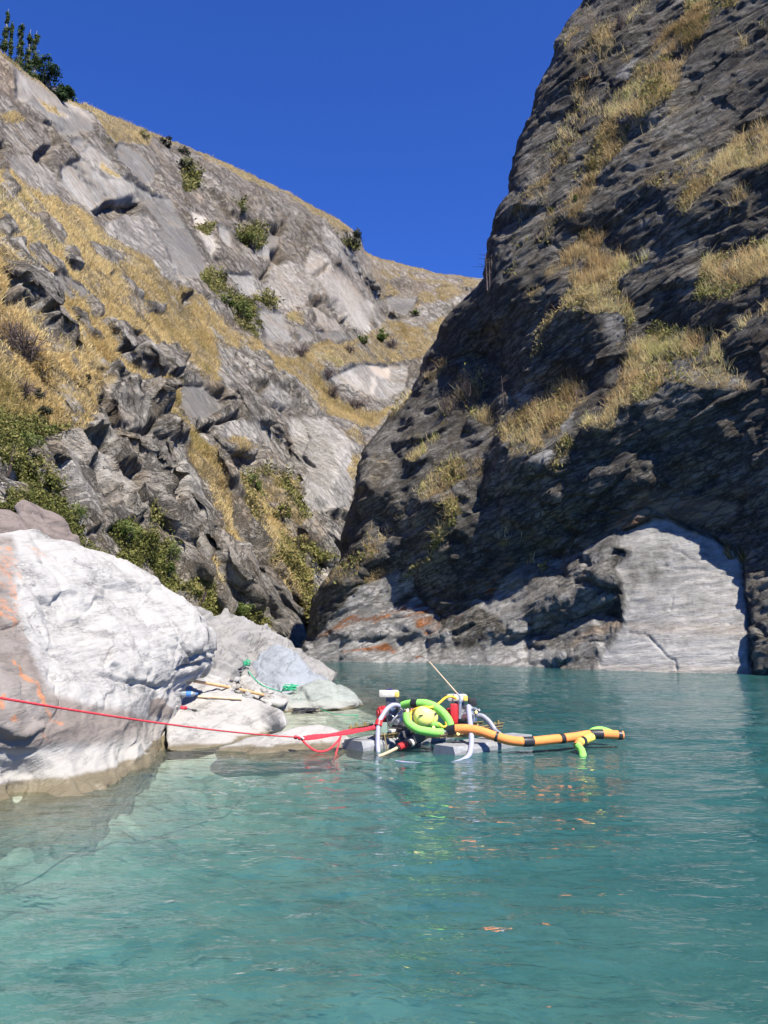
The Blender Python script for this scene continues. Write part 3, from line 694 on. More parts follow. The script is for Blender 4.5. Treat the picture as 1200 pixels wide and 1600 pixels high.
_q = np.stack([(Lp.X * .62 + Lp.Y * .78) / 70, (Lp.X * .80 - Lp.Y * .60) / 22, Lp.X * 0], -1)
Lp.m['scrub'] *= .25 + .75 * smooth(-.30, .05, fbm(_q * 1.3 + 9, 5, 171, .65))
Lp.m['grass'] *= .5 + .5 * smooth(-.32, .08, fbm(_q, 5, 161, .65))
CTRL = [(450,560,100),(480,560,105),(500,540,118),(560,640,95),(590,650,105),(600,600,125),(560,530,130),(640,590,130),(700,550,150),(640,500,165),(700,500,180),(600,450,190),(650,430,215),(745,440,220),(830,445,220),
 (500,500,124),(500,400,134),(500,340,142),(555,500,137),(558,470,140),(560,390,150),(585,470,178),(585,412,200),(350,565,78),(350,500,100),(350,400,118),(350,270,138),(200,410,70),(200,350,95),(200,300,104),(200,210,125),
 (100,335,64),(100,290,80),(100,170,105),(0,290,52),(0,255,60),(0,90,85),(-250,-50,60),(-250,300,36),(-250,700,21),(-250,1000,16),(0,900,25),(0,700,30),(0,500,37.5),(200,900,32),(200,700,41),(200,500,57),(350,900,42),(350,700,56),
 (450,900,52),(450,700,73),(480,620,86),(480,1010,56),(550,900,62),(550,800,66),(560,700,76),(400,1050,45),(200,1050,28),(0,1050,20),(600,1050,62),(830,1050,80),(830,700,130),(700,800,95)]
Lb = tps(CTRL, Lp.X, Lp.Y)
tw = smooth(.05, .6, Lp.m['w'])
diag = np.stack([(Lp.X * .62 + Lp.Y * .78) / 90, (Lp.X * .80 - Lp.Y * .60) / 15, Lp.X * 0], -1)
tbase = .55 + (1.05 * fbm(diag, 4, 61, .6) + .4 * ridged(diag * .6, 2, 68)) * (1 - .6 * Lp.m['grass']) * (1 - .85 * Lp.m['slab'])
tt = np.clip(tbase * (1 - tw) + np.where(Lp.m['t'] > 1.2, .7, Lp.m['t']) * tw, -.4, .95)
LL = relief(Lp, Lb, tt, np.full_like(Lb, .9), 110)
H, W = 560, 540
xs = np.linspace(-262, 842, W); v = np.linspace(0, 1, H)[:, None]
px = np.ones((H, 1)) * xs[None]
yt = np.interp(xs, YT[:, 0], YT[:, 1]) + 3.2 * fbm(np.stack([xs / 9, xs * 0, xs * 0], -1), 4, 44, .7)
py = yt[None] + (1092 - yt[None]) * v
Ls = Lp.get(LL, px, py)
Ls = Ls + .06 * np.exp(-(py - yt[None]) / 9.0)
PL = CAM + ray(px, py) * np.exp(Ls)[..., None]
att = {k: Lp.get(Lp.m[k], px, py) for k in Lp.m}
nL = grad_normals(PL)
att['grass'] = np.maximum(att['grass'], .75 * np.exp(-((py - yt[None]) / 7.0) ** 2) * (fbm(PL * .15, 3, 404) > -.25))
FL = frame((.72, .10, .62), (.45, .40, -.74))
q = PL @ FL
dep = np.exp(Ls)
sc = 1.0
h = rock_disp(q, PL, 1.6, 300) * .8 + .35 * terrace(q, .33, 350)
wq = q + 1.2 * np.stack([fbm(q * .25, 3, 51), fbm(q * .25, 3, 52), .5 * fbm(q * .25, 3, 53)], -1)
b1, g1 = blocks(wq * np.array([.065, .13, .30]), 60, .95); b2, g2 = blocks(wq * np.array([.22, .34, .85]), 70, .8)
h += 1.35 * b1 * smooth(0, .13, g1) + .50 * b2 * smooth(0, .22, g2) - .3 * smooth(.10, 0, g1)
h += .5 * fbm(q * np.array([.05, .05, .12]), 3, 333)
hs = .12 * fbm(q * np.array([.3, .3, 1.2]), 4, 309)
h = (h * (1 - .85 * att['slab']) + hs * att['slab'] * 2) * att['rough'] - att['dent'] * .55
edge = smooth(0, 14, py - yt[None])
PL = PL + nL * (h * np.clip(dep / 55, .35, 1.0) * (.3 + .7 * edge) * smooth(.06, .34, (nL * (CAM - PL)).sum(-1) / np.linalg.norm(CAM - PL, axis=-1)))[..., None]
mat_left = cliff_material('schist_left', (.044, .042, .037), (.205, .191, .165), (.46, .437, .39), (.44, .42, .385), .62, (.36, .275, .145), (.3, 6.5), (.40, .36, .75, .55), .40)
sheet('left_hillside', PL, q, att, mat_left, skirts=(('top', [(-.5, 1.5, -.1), (-1.5, 4, -.6), (-4, 12, -3), (-10, 30, -12)]), ('bot', [(0, 0, -2.0)])))
LS = dict(P=PL, n=nL, px=px, py=py, att=att)

def surf(sh, x, y):
    d = (sh['px'] - x) ** 2 + (sh['py'] - y) ** 2
    k = np.unravel_index(np.argmin(d), d.shape); return sh['P'][k], sh['n'][k]
# ================================================================== RIVER BED AND WATER
BANK = np.array([(-9, 2.0), (-5.2, 5.2), (-3.75, 7.6), (-3.1, 7.9), (-2.85, 9.4), (-2.9, 11.0), (-2.2, 11.2), (-1.4, 12.3), (-1.6, 15.2), (-.6, 16.6), (-.9, 18.5), (-1.6, 21), (-3.2, 28), (-4.2, 36), (-4.3, 42)])
def water_depth(x, y):
    d = np.full(np.shape(x), 1e9); sgn = np.interp(y, BANK[:, 1], BANK[:, 0])
    for k in range(len(BANK) - 1):
        a, b = BANK[k], BANK[k + 1]; e = b - a
        t = np.clip(((x - a[0]) * e[0] + (y - a[1]) * e[1]) / (e @ e), 0, 1)
        d = np.minimum(d, np.hypot(x - a[0] - e[0] * t, y - a[1] - e[1] * t))
    d = np.where(x < sgn, -d, d)
    p = np.stack([x, y, x * 0], -1)
    w = .10 + .42 * np.clip(d, -1, 6.5) + .35 * fbm(p * .35, 3, 801)
    near = .85 + .16 * np.clip(y - 3, 0, 30) + .05 * np.clip(x, 0, 10) + .28 * fbm(p * .6, 4, 811)
    w = -np.log(np.exp(-5 * w) + np.exp(-5 * near)) / 5
    # a drowned ledge by the bank slab
    w = np.minimum(w, .25 + 1.1 * np.clip(np.hypot((x + 1.3) / 1.6, (y - 10.9) / .7) - .6, 0, 9))
    return np.clip(w, -.6, 2.6)
def river_bed_material():
    m = NT('river_bed_stones'); geo = m.n('ShaderNodeTexCoord').outputs['Object']
    v = m.n('ShaderNodeTexVoronoi'); m.l(geo, v.inputs['Vector']); v.inputs['Scale'].default_value = 2.6
    v2 = m.n('ShaderNodeTexVoronoi'); m.l(geo, v2.inputs['Vector']); v2.inputs['Scale'].default_value = 6.5
    c = m.ramp(m.n('ShaderNodeSeparateColor').outputs[0], [(0, 0.), (1, 1.)])
    sep = c.node.inputs[0].links[0].from_node; m.l(v.outputs['Color'], sep.inputs[0])
    col = m.mix(c, (.22, .22, .18), (.62, .60, .52))
    sep2 = m.n('ShaderNodeSeparateColor'); m.l(v2.outputs['Color'], sep2.inputs[0])
    col = m.mix(.4, col, m.mix(sep2.outputs[1], (.20, .20, .17), (.62, .62, .56)))
    col = m.mix(m.ramp(m.noise(geo, .7, 5, .7), [(.4, 0.), (.65, 1.)]), col, (.52, .51, .45))
    return m.done(m.bsdf(col, .9, 0, .2, m.bump(m.math('ADD', v.outputs['Distance'], m.noise(geo, 5, 4)), .5, .06)))
gx = np.r_[np.linspace(-14, -6, 30), np.linspace(-5.9, 9, 260), np.linspace(9.3, 24, 40)]; gy = np.r_[np.linspace(-1, 16, 300), np.linspace(16.3, 58, 90)]
X, Y = np.meshgrid(gx, gy); wd = water_depth(X, Y)
pb = np.stack([X, Y, X * 0], -1)
_bb, _gg = blocks(pb * np.array([1.5, 1.5, 1]) + np.array([0, 0, .5]), 901, .1)
cob = .12 * _bb * smooth(0, .3, _gg) + .05 * fbm(pb * 3.5, 3, 905)
bed = np.stack([X, Y, -wd + np.where(wd > .05, cob * np.clip(wd * 2, .3, 1), cob * .3)], -1)
bed[..., 2] = np.minimum(bed[..., 2], -.03)
tag(link('river_bed', new_mesh('river_bed', bed.reshape(-1, 3), [grid_faces(*X.shape)], river_bed_material())), kind='structure')

def water_material():
    m = NT('glacial_river_water'); geo = m.n('ShaderNodeTexCoord').outputs['Object']
    dep = m.attr('depth')
    n1 = m.noise(m.vmul(geo, (1.5, 2.6, 1)), 1.0, 3, .55, .6)
    n2 = m.noise(m.vmul(geo, (4.2, 7.5, 1)), 1.0, 3, .55, .4)
    n3 = m.noise(m.vmul(geo, (13, 19, 1)), 1.0, 2, .5)
    patch = m.ramp(m.noise(m.vmul(geo, (.22, .42, 1)), 1.0, 3, .6), [(.32, .35), (.62, 1.)])
    h = m.math('ADD', m.math('MULTIPLY', n1, .050), m.math('MULTIPLY', n2, .030)); h = m.math('ADD', h, m.math('MULTIPLY', n3, .0042))
    h = m.math('MULTIPLY', h, patch)
    nrm = m.bump(h, 1.0, 1.0)
    # rock flour hanging in the water: the deeper, the less of the bed is seen
    turb = m.math('SUBTRACT', 1.0, m.math('POWER', 2.718, m.math('MULTIPLY', dep, -.9)))
    cloud = m.noise(m.vmul(geo, (.35, .6, 1)), 1.0, 4, .6, .8)
    body = m.mix(m.ramp(cloud, [(.35, 0.), (.65, 1.)]), (.016, .088, .094), (.040, .120, .118))
    body = m.mix(m.ramp(dep, [(.25, 1.), (.8, 0.)]), body, (.095, .108, .096))
    dif = m.n('ShaderNodeBsdfDiffuse'); m.l(body, dif.inputs[0]); 
    tr = m.n('ShaderNodeBsdfTransparent'); m.l(m.mix(m.ramp(dep, [(.0, 0.), (1.0, 1.)]), (.88, .92, .88), (.55, .82, .78)), tr.inputs[0])
    under = m.n('ShaderNodeMixShader'); m.l(turb, under.inputs[0]); m.l(tr.outputs[0], under.inputs[1]); m.l(dif.outputs[0], under.inputs[2])
    gl = m.n('ShaderNodeBsdfGlossy'); gl.inputs['Roughness'].default_value = .03; m.l(nrm, gl.inputs['Normal'])
    fr = m.n('ShaderNodeFresnel'); fr.inputs['IOR'].default_value = 1.40; m.l(nrm, fr.inputs['Normal'])
    mx = m.n('ShaderNodeMixShader'); m.l(fr.outputs[0], mx.inputs[0]); m.l(under.outputs[0], mx.inputs[1]); m.l(gl.outputs[0], mx.inputs[2])
    return m.done(mx)
na, nr = 560, 520
th = np.radians(np.linspace(-72, 60, na)); rr = np.exp(np.linspace(math.log(.5), math.log(78), nr))
TH, RR = np.meshgrid(th, rr); X = np.sin(TH) * RR; Y = np.cos(TH) * RR
pw = np.stack([X, Y, X * 0], -1)
fade = np.clip(1.4 - RR / 45, .25, 1)
Z = (.026 * fbm(pw * np.array([.8, 1.3, 1]), 3, 601, .5) + .018 * fbm(pw * np.array([2.4, 3.6, 1]) + 3 * fbm(pw * .3, 2, 5)[..., None], 2, 611)) * fade
me = new_mesh('river_water', np.stack([X, Y, Z], -1).reshape(-1, 3), [grid_faces(nr, na)[:, ::-1]], water_material())
attr(me, 'depth', np.clip(water_depth(X, Y), 0, 3).ravel())
tag(link('river_water', me), kind='structure')

# ================================================================== RIVERSIDE ROCKS
def river_rock_material(name, base, dark, folia=(14, 3, 10), rot=(0, .5, .6), stain=(.20, .165, .14), bumpd=.09):
    m = NT(name); geo = m.n('ShaderNodeTexCoord').outputs['Object']
    mp = m.n('ShaderNodeMapping'); mp.inputs['Rotation'].default_value = rot; m.l(geo, mp.inputs[0]); q = mp.outputs[0]
    st = m.noise(m.vmul(q, (.8, .8, 7)), 1.0, 7, .68, .3); fi = m.noise(m.vmul(q, (3, 3, 30)), 1.0, 5, .7); sp = m.noise(geo, 7, 6, .72); br = m.noise(geo, 1.1, 5, .65)
    f = m.math('ADD', m.math('MULTIPLY', st, .55), m.math('ADD', m.math('MULTIPLY', fi, .30), m.math('MULTIPLY', br, .45))); f = m.math('ADD', f, m.math('MULTIPLY', sp, .2))
    col = m.ramp(f, [(.48, dark), (.62, tuple(.5 * (a + b) for a, b in zip(base, dark))), (.73, base), (.95, tuple(min(.82, c * 1.12) for c in base))])
    dv = m.n('ShaderNodeVectorMath', operation='ADD'); m.l(m.vmul(q, (.9, .9, 2.6)), dv.inputs[0])
    nz = m.n('ShaderNodeTexNoise'); m.l(m.vmul(q, (1.6, 1.6, 5)), nz.inputs['Vector']); nz.inputs['Detail'].default_value = 6; nz.inputs['Roughness'].default_value = .7; m.l(nz.outputs['Color'], dv.inputs[1])
    vo = m.n('ShaderNodeTexVoronoi', feature='DISTANCE_TO_EDGE'); vo.inputs['Scale'].default_value = 1.0; m.l(dv.outputs[0], vo.inputs['Vector'])
    ck = m.math('MAXIMUM', m.ramp(vo.outputs['Distance'], [(0., 0.), (.022, 1.)]), m.ramp(m.noise(geo, 1.6, 3), [(.42, 0.), (.56, 1.)]))
    col = m.mix(m.math('MULTIPLY', m.math('SUBTRACT', 1.0, ck), .7), col, tuple(c * .5 for c in dark))
    wv = m.math('ADD', m.attr('stain'), m.math('MULTIPLY', m.math('SUBTRACT', br, .5), 1.0))
    col = m.mix(m.math('MULTIPLY', m.ramp(wv, [(.3, 0.), (.75, 1.)]), m.ramp(m.attr('stain'), [(0., 0.), (.15, .9)])), col, m.mix(sp, tuple(c * .6 for c in stain), stain))
    ov = m.math('ADD', m.attr('orange'), m.math('MULTIPLY', m.math('SUBTRACT', sp, .5), 3.2))
    col = m.mix(m.math('MULTIPLY', m.ramp(ov, [(.45, 0.), (1.0, .8)]), m.ramp(m.attr('orange'), [(0., 0.), (.15, 1.)])), col, (.42, .17, .07))
    wet = m.attr('wet')
    col = m.mix(wet, col, m.mix(sp, (.10, .085, .055), (.20, .17, .11)))
    col = m.mix(m.math('MULTIPLY', m.attr('silt'), .8), col, m.mix(fi, (.25, .235, .205), (.35, .335, .30)))
    hgt = m.math('ADD', m.math('ADD', st, m.math('MULTIPLY', fi, .4)), m.math('MULTIPLY', sp, .6)); hgt = m.math('ADD', hgt, m.math('MULTIPLY', ck, .4))
    rough = m.math('SUBTRACT', .82, m.math('MULTIPLY', wet, .55))
    return m.done(m.bsdf(col, rough, 0, .3, m.bump(hgt, .5, bumpd)))
MR_WHITE = river_rock_material('bleached_schist', (.315, .304, .284), (.105, .101, .095))
MR_GREY = river_rock_material('grey_schist', (.225, .217, .203), (.075, .073, .07), rot=(.2, .7, .3))
MR_BLUE = river_rock_material('blue_grey_schist', (.23, .248, .262), (.12, .132, .142), rot=(.1, .9, .2))
MR_BROWN = river_rock_material('brown_schist', (.16, .13, .115), (.05, .042, .038), rot=(.2, .75, .3))
MR_GREEN = river_rock_material('greenish_schist', (.25, .27, .24), (.14, .165, .15), rot=(.4, .3, .3))

def rock(name, outline, ctrl, mat, label, thick=1.0, nth=120, nr=40, rnd=.25, amp=.05, seed=1, center=None, paint=None, folia=(.55, .1, .83), dents=(), group=None, cat='rock', siltz=.16, wetz=.045, fscale=1.0):
    """solid rock: face through surveyed points inside the outline, rounded off at the outline, closed behind"""
    O = pts(outline) if isinstance(outline, str) else outline
    c = np.array(center) if center is not None else O.mean(0)
    ang = np.linspace(0, 2 * math.pi, nth, endpoint=False)
    dirs = np.stack([np.cos(ang), np.sin(ang)], -1); R0 = np.zeros(nth)
    for k in range(len(O)):
        a = O[k] - c; e = O[(k + 1) % len(O)] - O[k]
        den = dirs[:, 0] * e[1] - dirs[:, 1] * e[0]; den = np.where(np.abs(den) < 1e-9, 1e-9, den)
        t = (a[0] * e[1] - a[1] * e[0]) / den; s_ = (a[0] * dirs[:, 1] - a[1] * dirs[:, 0]) / den
        ok = (t > 0) & (s_ >= -1e-6) & (s_ <= 1 + 1e-6); R0 = np.where(ok, np.maximum(R0, t), R0)
    R0 = R0 * (1 + .012 * fbm(np.stack([dirs[:, 0] * 6, dirs[:, 1] * 6, dirs[:, 0] * 0 + seed], -1), 4, seed, .7))
    rho = np.sin(np.linspace(0, 1, nr) * math.pi / 2)[:, None]
    PX = c[0] + rho * (R0 * dirs[:, 0])[None]; PY = c[1] + rho * (R0 * dirs[:, 1])[None]
    Yd = np.exp(tps(ctrl, PX, PY))
    Yd = Yd + rnd * (1 - np.sqrt(np.clip(1 - rho ** 6, 0, 1)))
    P = at(PX, PY, Yd)
    # second half: behind the outline
    nb_ = max(8, nr // 4); rb = np.cos(np.linspace(0, 1, nb_ + 1)[1:] * math.pi / 2)[:, None]
    k_ = np.linspace(0, 1, nb_ + 1)[1:][:, None]
    Yb = Yd[-1][None] + thick * np.sin(k_ * math.pi / 2)
    cen = P[-1].mean(0)
    Pb = P[-1][None] * rb[..., None] + cen * (1 - rb[..., None])
    Pb = Pb + np.array([0, 1., 0]) * (thick * np.sin(k_ * math.pi / 2))[..., None]
    A = np.concatenate([P, Pb], 0); Hh = len(A)
    AX = np.concatenate([PX, np.repeat(PX[-1:], nb_, 0)], 0); AY = np.concatenate([PY, np.repeat(PY[-1:], nb_, 0)], 0)
    B = np.concatenate([A, A[:, :1]], 1)
    n = np.cross(np.gradient(B, axis=1), np.gradient(B, axis=0))[:, :-1]; n /= np.linalg.norm(n, axis=-1, keepdims=True) + 1e-9
    mid = n[nr // 2].mean(0)
    if mid @ (CAM - A[nr // 2].mean(0)) < 0: n = -n
    n[0] = n[1].mean(0)
    Fm = frame(folia, (.5, .6, -.4)); q = (A @ Fm) * fscale
    h = amp * (1.2 * fbm(q * np.array([.7, .7, 1.6]), 4, seed) + .9 * terrace(q, 2.2, seed + 2) + .5 * terrace(q, 6.0, seed + 4) + .5 * ridged(q * np.array([1.5, 1.5, 4]), 3, seed + 6) + .2 * fbm(q * np.array([8, 8, 26]), 3, seed + 8))
    bb, gg = blocks((q + .25 * fbm(q * 1.5, 3, seed + 60)[..., None]) * np.array([1.1, 1.3, 2.6]), seed + 61, .9)
    h += amp * 1.5 * bb * smooth(0, .14, gg) - amp * .35 * smooth(.08, 0, gg)
    for (dp, w, dd) in dents:
        dl = pts(dp); dist = np.full(AX.shape, 1e9)
        for k in range(len(dl) - 1):
            e = dl[k + 1] - dl[k]; t = np.clip(((AX - dl[k, 0]) * e[0] + (AY - dl[k, 1]) * e[1]) / (e @ e), 0, 1)
            dist = np.minimum(dist, np.hypot(AX - dl[k, 0] - e[0] * t, AY - dl[k, 1] - e[1] * t))
        h = h - dd * smooth(w, 0, dist)
    A = A + n * h[..., None]
    loc = np.array([cen[0], cen[1], 0.])
    V = (A - loc).reshape(-1, 3)
    i = np.arange(Hh * nth).reshape(Hh, nth); j = np.roll(i, -1, 1)
    Fq = np.stack([i[:-1], i[1:], j[1:], j[:-1]], -1).reshape(-1, 4)
    me = new_mesh(name, V, [Fq], mat)
    z = A[..., 2] + .03 * fbm(A * 3, 3, seed + 40)
    at_ = dict(stain=np.zeros(AX.shape), orange=np.zeros(AX.shape), wet=smooth(wetz + .03, wetz, z) * (.35 + .65 * smooth(-.25, -.02, z)), silt=.75 * smooth(siltz + .10, siltz * .5, z) * smooth(wetz, wetz + .03, z))
    if paint:
        wxx = AX + 5 * fbm(A * 2.2, 4, seed + 50); wyy = AY + 5 * fbm(A * 2.2 + 30, 4, seed + 51)
        for key, poly, val, f in paint:
            msk = smooth(f, -f, sdpoly(wxx, wyy, pts(poly))); at_[key] = at_[key] + (val - at_[key]) * msk
    for k2, a_ in at_.items(): attr(me, k2, a_.ravel())
    return tag(link(name, me, loc=loc), label, cat, group)

W_ = lambda x, y: float(on_water(np.array(float(x)), np.array(float(y)))[1])
rock('boulder', '25,832 45,829 60,846 100,849 140,862 185,881 230,905 270,931 300,955 318,985 322,1010 318,1033 303,1054 283,1068 272,1080 270,1105 273,1140 264,1168 244,1192 215,1214 200,1260 180,1330 120,1420 20,1450 -150,1460 -300,1200 -220,900 -60,842 0,838',
     [(20, 1240, W_(20, 1240)), (100, 1239, W_(100, 1239)), (180, 1223, W_(180, 1223)), (215, 1206, W_(215, 1206)), (245, 1186, W_(245, 1186)), (268, 1156, W_(268, 1156)), (100, 1300, 7.5), (-100, 1300, 6.6), (100, 1400, 7.35), (0, 1430, 7.2), (200, 1300, 8.6),
      (60, 850, 10.9), (150, 880, 11.8), (270, 935, 12.9), (320, 1010, 12.5), (200, 1000, 11.0), (100, 1000, 9.9), (30, 1000, 9.0), (100, 1120, 8.7), (200, 1120, 10.0), (260, 1100, 11.5), (0, 900, 9.6), (-150, 900, 8.4), (-150, 1100, 7.2), (-200, 1250, 6.3), (290, 1060, 12.3), (180, 1180, 9.3), (30, 1120, 8.15)],
     MR_WHITE, 'huge bleached white boulder with orange lichen at the left water edge', thick=3.0, nth=460, nr=150, rnd=.5, amp=.05, seed=5, center=(90, 1060), folia=(.5, -.25, .75), cat='boulder', siltz=.42, wetz=.11,
     dents=(('38,985 60,1005 85,1022 120,1035 160,1055 200,1066 250,1074', 5, .07), ('0,985 30,975 45,1000', 4, .08), ('222,935 262,965 280,1000 268,1040 262,1070', 3, .03), ('285,1010 300,1030 318,1020', 4, .08), ('275,1045 300,1040 318,1030', 4, .08), ('280,1060 296,1052', 3, .06), ('105,865 140,890 180,905 220,925', 2.5, .02), ('60,880 110,905', 3, .03)),
     paint=(('stain', '-300,1060 0,1060 60,1075 130,1100 200,1112 262,1130 262,1160 160,1165 60,1170 -300,1180', .8, 16), ('stain', '-300,820 20,838 26,860 20,930 40,985 60,1040 90,1120 60,1150 -300,1150', .65, 12), ('stain', '236,1093 258,1093 270,1115 262,1124 236,1120', .8, 3),
            ('orange', '-30,912 12,915 14,928 0,940 -30,945', .9, 5), ('orange', '-30,850 22,858 30,900 32,960 26,985 12,970 -30,960', .55, 8), ('orange', '10,1018 22,1030 40,1055 60,1072 66,1090 82,1122 98,1130 96,1136 76,1128 56,1092 50,1075 30,1056', .95, 3), ('orange', '10,1125 20,1122 30,1130 14,1132', .9, 3), ('orange', '-10,1095 4,1092 4,1115 -10,1115', .8, 4), ('orange', '34,850 60,856 90,890 70,880 50,872', .5, 5), ('orange', '60,1140 64,1138 98,1192 94,1194', .6, 2)))
rock('bank_rock', '262,1172 266,1112 288,1093 330,1084 380,1088 420,1104 440,1117 447,1130 440,1142 400,1152 356,1164 310,1174', [(300, 1088, 13.7), (400, 1098, 13.4), (440, 1128, 12.5), (350, 1155, 11.75), (280, 1163, 11.3), (350, 1120, 12.7), (270, 1110, 12.6), (420, 1145, W_(420, 1148))],
     MR_WHITE, 'flat pale slab holding the two wooden poles, right of the big boulder', thick=.8, nth=140, nr=40, rnd=.06, amp=.03, seed=21, folia=(.2, -.2, .95), siltz=.05, wetz=.03)
rock('drowned_rock', '333,1178 345,1166 372,1160 420,1152 460,1141 500,1135 530,1142 549,1156 546,1172 520,1184 450,1192 380,1194 345,1190', [(500, 1139, 12.1), (420, 1156, 11.35), (450, 1150, 11.6), (540, 1155, 11.7), (350, 1172, 11.05), (380, 1190, 10.75), (450, 1190, 10.7), (520, 1182, 10.95)],
     MR_WHITE, 'half drowned slab with a brown wet front below the red rope', thick=.7, nth=140, nr=40, rnd=.05, amp=.03, seed=25, folia=(.1, -.2, .95), siltz=.03, wetz=.035)
rock('stone_block', '302,1164 304,1150 315,1147 330,1148 337,1155 335,1166 318,1170', [(305, 1160, 11.55), (335, 1160, 11.6), (318, 1150, 11.7), (318, 1166, 11.45)], MR_WHITE, 'small square pale stone at the foot of the flat slab', thick=.25, nth=48, nr=16, rnd=.05, amp=.01, seed=29, siltz=.02, wetz=.02, fscale=2)
rock('point_rock', '424,1104 438,1089 468,1076 500,1069 530,1075 551,1087 565,1103 540,1112 480,1116 440,1116', [(500, 1073, 17.4), (540, 1090, 17.0), (560, 1102, W_(560, 1104)), (480, 1108, W_(480, 1109)), (440, 1106, W_(440, 1111)), (450, 1088, 17.0), (500, 1095, 16.8)], MR_GREEN, 'smooth greenish rock at the tip of the bank, pale at its waterline', thick=1.2, nth=120, nr=34, rnd=.2, amp=.045, seed=31, siltz=.12, wetz=.02, folia=(.2, .1, .9))
rock('tilted_rock', '393,1078 398,1040 412,1018 432,1010 460,1026 494,1056 512,1066 490,1074 462,1084 440,1096 412,1092', [(400, 1045, 19.5), (432, 1013, 21), (500, 1062, 19.5), (440, 1085, 17.8), (410, 1085, 17.8), (450, 1045, 19.2)], MR_BLUE, 'smooth blue grey slab tilted towards the water behind the green rope', thick=1.2, nth=120, nr=34, rnd=.08, amp=.05, seed=35, folia=(.55, .3, .75))
rock('ridge_rock', '250,948 300,957 345,968 372,975 412,986 446,1012 490,1044 517,1066 506,1073 470,1058 420,1060 330,1062 262,1040', [(260, 955, 21), (372, 980, 23.5), (440, 1010, 24), (512, 1066, 22.5), (300, 1030, 18.5), (380, 1040, 20.5), (450, 1040, 22)], MR_GREY, 'long grey rock ridge sloping down to the water behind the bank', thick=2.5, nth=160, nr=44, rnd=.3, amp=.16, seed=39, folia=(.6, .2, .7), siltz=.1)
rock('rock_block', '316,1022 345,1017 364,1023 374,1045 362,1064 335,1066 312,1060', [(320, 1025, 16.6), (364, 1028, 17), (340, 1062, 15.4), (345, 1040, 15.9)], MR_GREY, 'square grey block beside the coil of green rope', thick=1, nth=90, nr=28, rnd=.15, amp=.08, seed=43, folia=(.3, .3, .8))
rock('leaning_rock', '284,1066 318,1054 345,1058 362,1078 350,1092 300,1100 284,1096', [(290, 1070, 15), (330, 1058, 15.6), (355, 1080, 14.9), (310, 1094, 13.9)], MR_WHITE, 'white slab leaning behind the wooden poles', thick=.8, nth=90, nr=28, rnd=.08, amp=.05, seed=47, folia=(.5, .1, .8))
rock('wedge_rock', '364,1018 378,1022 392,1040 400,1058 384,1060 368,1046', [(368, 1022, 18.6), (396, 1052, 17.6), (378, 1054, 17.4)], MR_GREY, 'dark upright wedge of rock above the green coil', thick=.6, nth=60, nr=20, rnd=.1, amp=.04, seed=49)
rock('pale_rock', '372,1062 384,1058 420,1080 452,1094 440,1102 410,1096 380,1080', [(380, 1064, 16.8), (440, 1096, 16.2), (410, 1090, 16.1)], MR_WHITE, 'narrow pale slab running down to the second green coil', thick=.6, nth=70, nr=22, rnd=.08, amp=.045, seed=53)
rock('purple_rock', '-80,770 0,800 30,820 66,848 78,866 40,870 -80,870', [(-60, 800, 13), (0, 812, 14), (60, 848, 14.6), (0, 860, 13)], MR_BROWN, 'purple brown slab peeping over the boulder at the left edge', thick=1.5, nth=90, nr=28, rnd=.15, amp=.10, seed=57, folia=(.5, 0, .85))
rock('brown_rock', '28,790 36,781 52,790 76,812 98,842 110,864 96,880 64,870 40,835', [(40, 790, 16.5), (104, 862, 15.8), (60, 840, 15.5)], MR_BROWN, 'brown layered rock behind the boulder, above the grey slab', thick=1.5, nth=90, nr=28, rnd=.2, amp=.08, seed=61, folia=(.55, 0, .8))
rock('grey_rock', '102,858 112,850 140,857 176,879 206,894 234,903 244,920 190,930 130,900', [(110, 856, 15.6), (180, 884, 16.4), (236, 908, 17), (180, 915, 15.8)], MR_BLUE, 'thin blue grey slab lying along the top of the boulder', thick=.8, nth=90, nr=24, rnd=.15, amp=.03, seed=65, folia=(.4, .1, .9))
bpy.context.view_layer.update()
def hit(px, py):
    """where the line of sight through a pixel meets what is already built"""
    r = ray(np.array(float(px)), np.array(float(py))); r /= np.linalg.norm(r)
    ok, loc, nor, *_ = SC.ray_cast(bpy.context.evaluated_depsgraph_get(), CAM.tolist(), r.tolist())
    return (np.array(loc), np.array(nor)) if ok else (None, None)
# loose stones between the slabs
rs = np.random.default_rng(77)
for k in range(44):
    x = rs.uniform(352, 430); y = 1064 + (x - 352) * .36 + rs.uniform(-9, 14)
    p, n_ = hit(x, y)
    if p is None: continue
    s_ = rs.uniform(3, 8); Yk = p[1] - .02
    a_ = np.linspace(0, 2 * math.pi, 9)[:-1]; rad = s_ * rs.uniform(.65, 1.1, 8)
    out = np.stack([x + rad * 1.2 * np.cos(a_), y + rad * .75 * np.sin(a_)], -1)
    rock('stone', out, [(x - s_, y, Yk + .02), (x + s_, y, Yk + .02), (x, y - s_, Yk + .06), (x, y + s_, Yk - .02), (x, y, Yk - s_ * .006)], [MR_GREY, MR_WHITE, MR_BLUE, MR_BROWN][k % 4], 'loose stone in the rubble between the bank slabs', thick=.12, nth=20, nr=8, rnd=.04, amp=.01, seed=200 + k, group='rubble stones on the bank', cat='stone', siltz=-1, wetz=-1, fscale=3)
